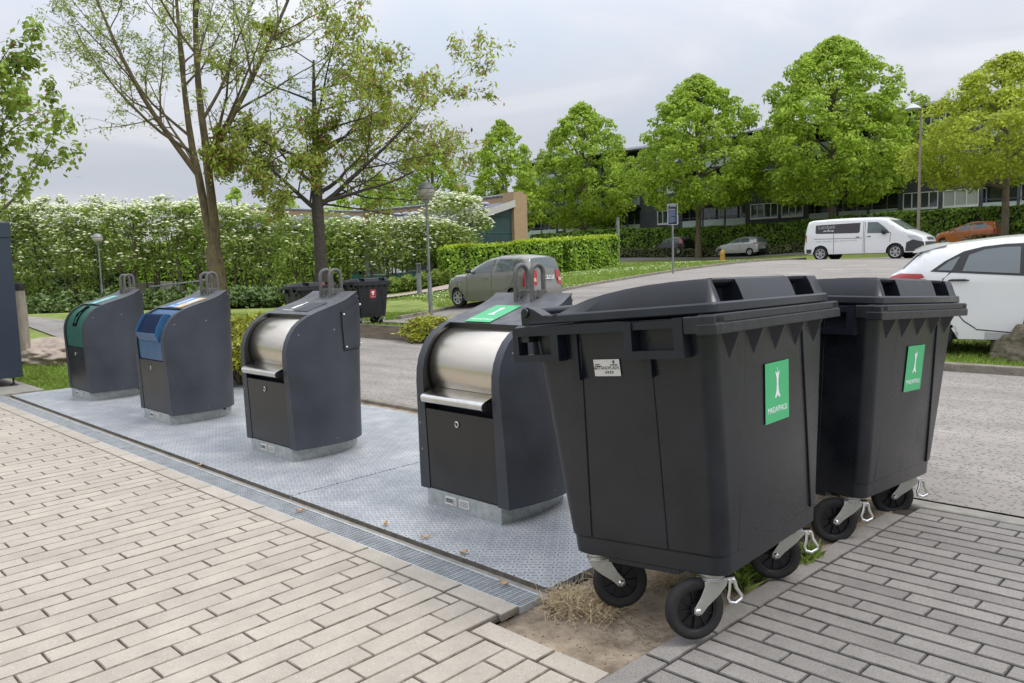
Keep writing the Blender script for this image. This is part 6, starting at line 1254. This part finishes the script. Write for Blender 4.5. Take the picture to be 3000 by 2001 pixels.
blades('grass', lawnf, 60000, .09, .022, M['grassb'], gzz(-.04), 'lawn grass between the lot kerb and the hedges')
xy = lawnf(7000); sel = (np.sin(xy[:, 0] * .9) + np.sin(xy[:, 1] * .7 + 2) + rng.normal(0, .6, len(xy))) > .2; xy = xy[sel]; n = len(xy)
tag(leaves(np.c_[xy, gz(xy[:, 0], xy[:, 1]) + .05], np.tile([0, 0, 1.0], (n, 1)), .055, .05, M['flower'], 'daisies', None, jitter=.3), 'white daisies dotted over the lawn', 'flowers', kind='stuff')
def drysel(n):
    c = np.array([(.10,.02),(.12,-.03),(.16,.02),(.16,-.06),(.2,.04),(.22,.10),(.28,.0),(.12,.30),(.3,1.2),(.5,1.5),(.45,.8),(.3,.5),(.2,.8)]); k = rng.integers(0, len(c), n); return c[k] + rng.normal(0, .05, (n, 2))
zs_ = lambda xy: np.array([soil_z(a, b) for a, b in xy])
n = 3600; xy = drysel(n); z = zs_(xy); a = rng.random(n) * 6.28; L3 = rng.uniform(.03, .09, n); d = np.c_[np.cos(a) * L3, np.sin(a) * L3]; P0 = np.c_[xy, z + rng.uniform(.0, .045, n)]; P1_ = np.c_[xy + d, z + rng.uniform(0, .06, n)]; Wd = np.c_[-d[:, 1], d[:, 0], np.zeros(n)] / L3[:, None] * .0012
tag(mkobj('dry_grass', np.stack([P0 - Wd, P0 + Wd, P1_ + Wd, P1_ - Wd], 1).reshape(-1, 3), np.arange(4 * n).reshape(-1, 4), M['drygrass']), 'dry straw-coloured grass matted on the bare soil', 'dry grass', kind='stuff')
def tuf(n):
    c = np.array([(.60,.62),(.56,.72),(.62,.80),(.70,1.05),(.72,1.12),(.52,.55),(.66,.95)]); k = rng.integers(0, len(c), n); return c[k] + rng.normal(0, .028, (n, 2))
blades('grass_tuft', tuf, 700, .085, .005, M['grassb'], lambda xy: zs_(xy), 'fresh green grass tufts along the edge of the grey paving', .5)
n = 700; xy = np.c_[rng.uniform(.04, .66, n), rng.uniform(-.4, 2.2, n)]; z = zs_(xy); mb = MB()
for k in range(n):
    s_ = random.choice([.002, .003, .004, .004, .008]) * random.uniform(.7, 1.3); c_ = Vector((xy[k][0], xy[k][1], z[k])); vs = [c_ + Vector((random.gauss(0, 1), random.gauss(0, 1), random.gauss(0, .6))).normalized() * s_ for _ in range(4)]; mb.add(vs, [(0,1,2),(0,2,3),(0,3,1),(1,3,2)])
tag(mb.build('pebbles', mat('pebbles', (.30,.24,.17), .9, island=.5)), 'small pebbles and crumbs on the bare soil', 'pebbles', kind='stuff')
LF = [((-1.30,.04,.004),'curled brown leaf on the nearest plate edge left of the straw'),((-.62,.03,.004),'brown leaf at the plate edge halfway along the nearest plate'),((-.20,-.10,-.006),'brown leaf lying on the drain grating near its end'),((-1.95,-.13,-.006),'brown leaf on the drain grating before the joint'),((-.95,.05,.004),'small brown leaf by the near edge of the nearest plate'),((-3.6,-.02,-.01),'brown leaf in the gap between drain and plate, left of the middle container')]
for (p, lab) in LF:
    mb = MB(); a = random.random() * 6; c_, s_ = math.cos(a), math.sin(a); vs = []
    for i_ in range(5):
        for j_ in (-1, 0, 1): t = i_ / 4; w_ = math.sin(t * math.pi) * .014 + .001; x_, y_ = (t - .5) * .055, j_ * w_; vs.append((p[0] + x_*c_ - y_*s_, p[1] + x_*s_ + y_*c_, p[2] + .003 + abs(j_) * .008 + .012 * (t - .5) ** 2 * 4 * random.uniform(.5, 1)))
    mb.add(vs, [(i_*3+j_, i_*3+j_+1, (i_+1)*3+j_+1, (i_+1)*3+j_) for i_ in range(4) for j_ in range(2)]); tag(mb.build('fallen_leaf', M['deadleaf']), lab, 'leaf', 'fallen leaves on the pad')
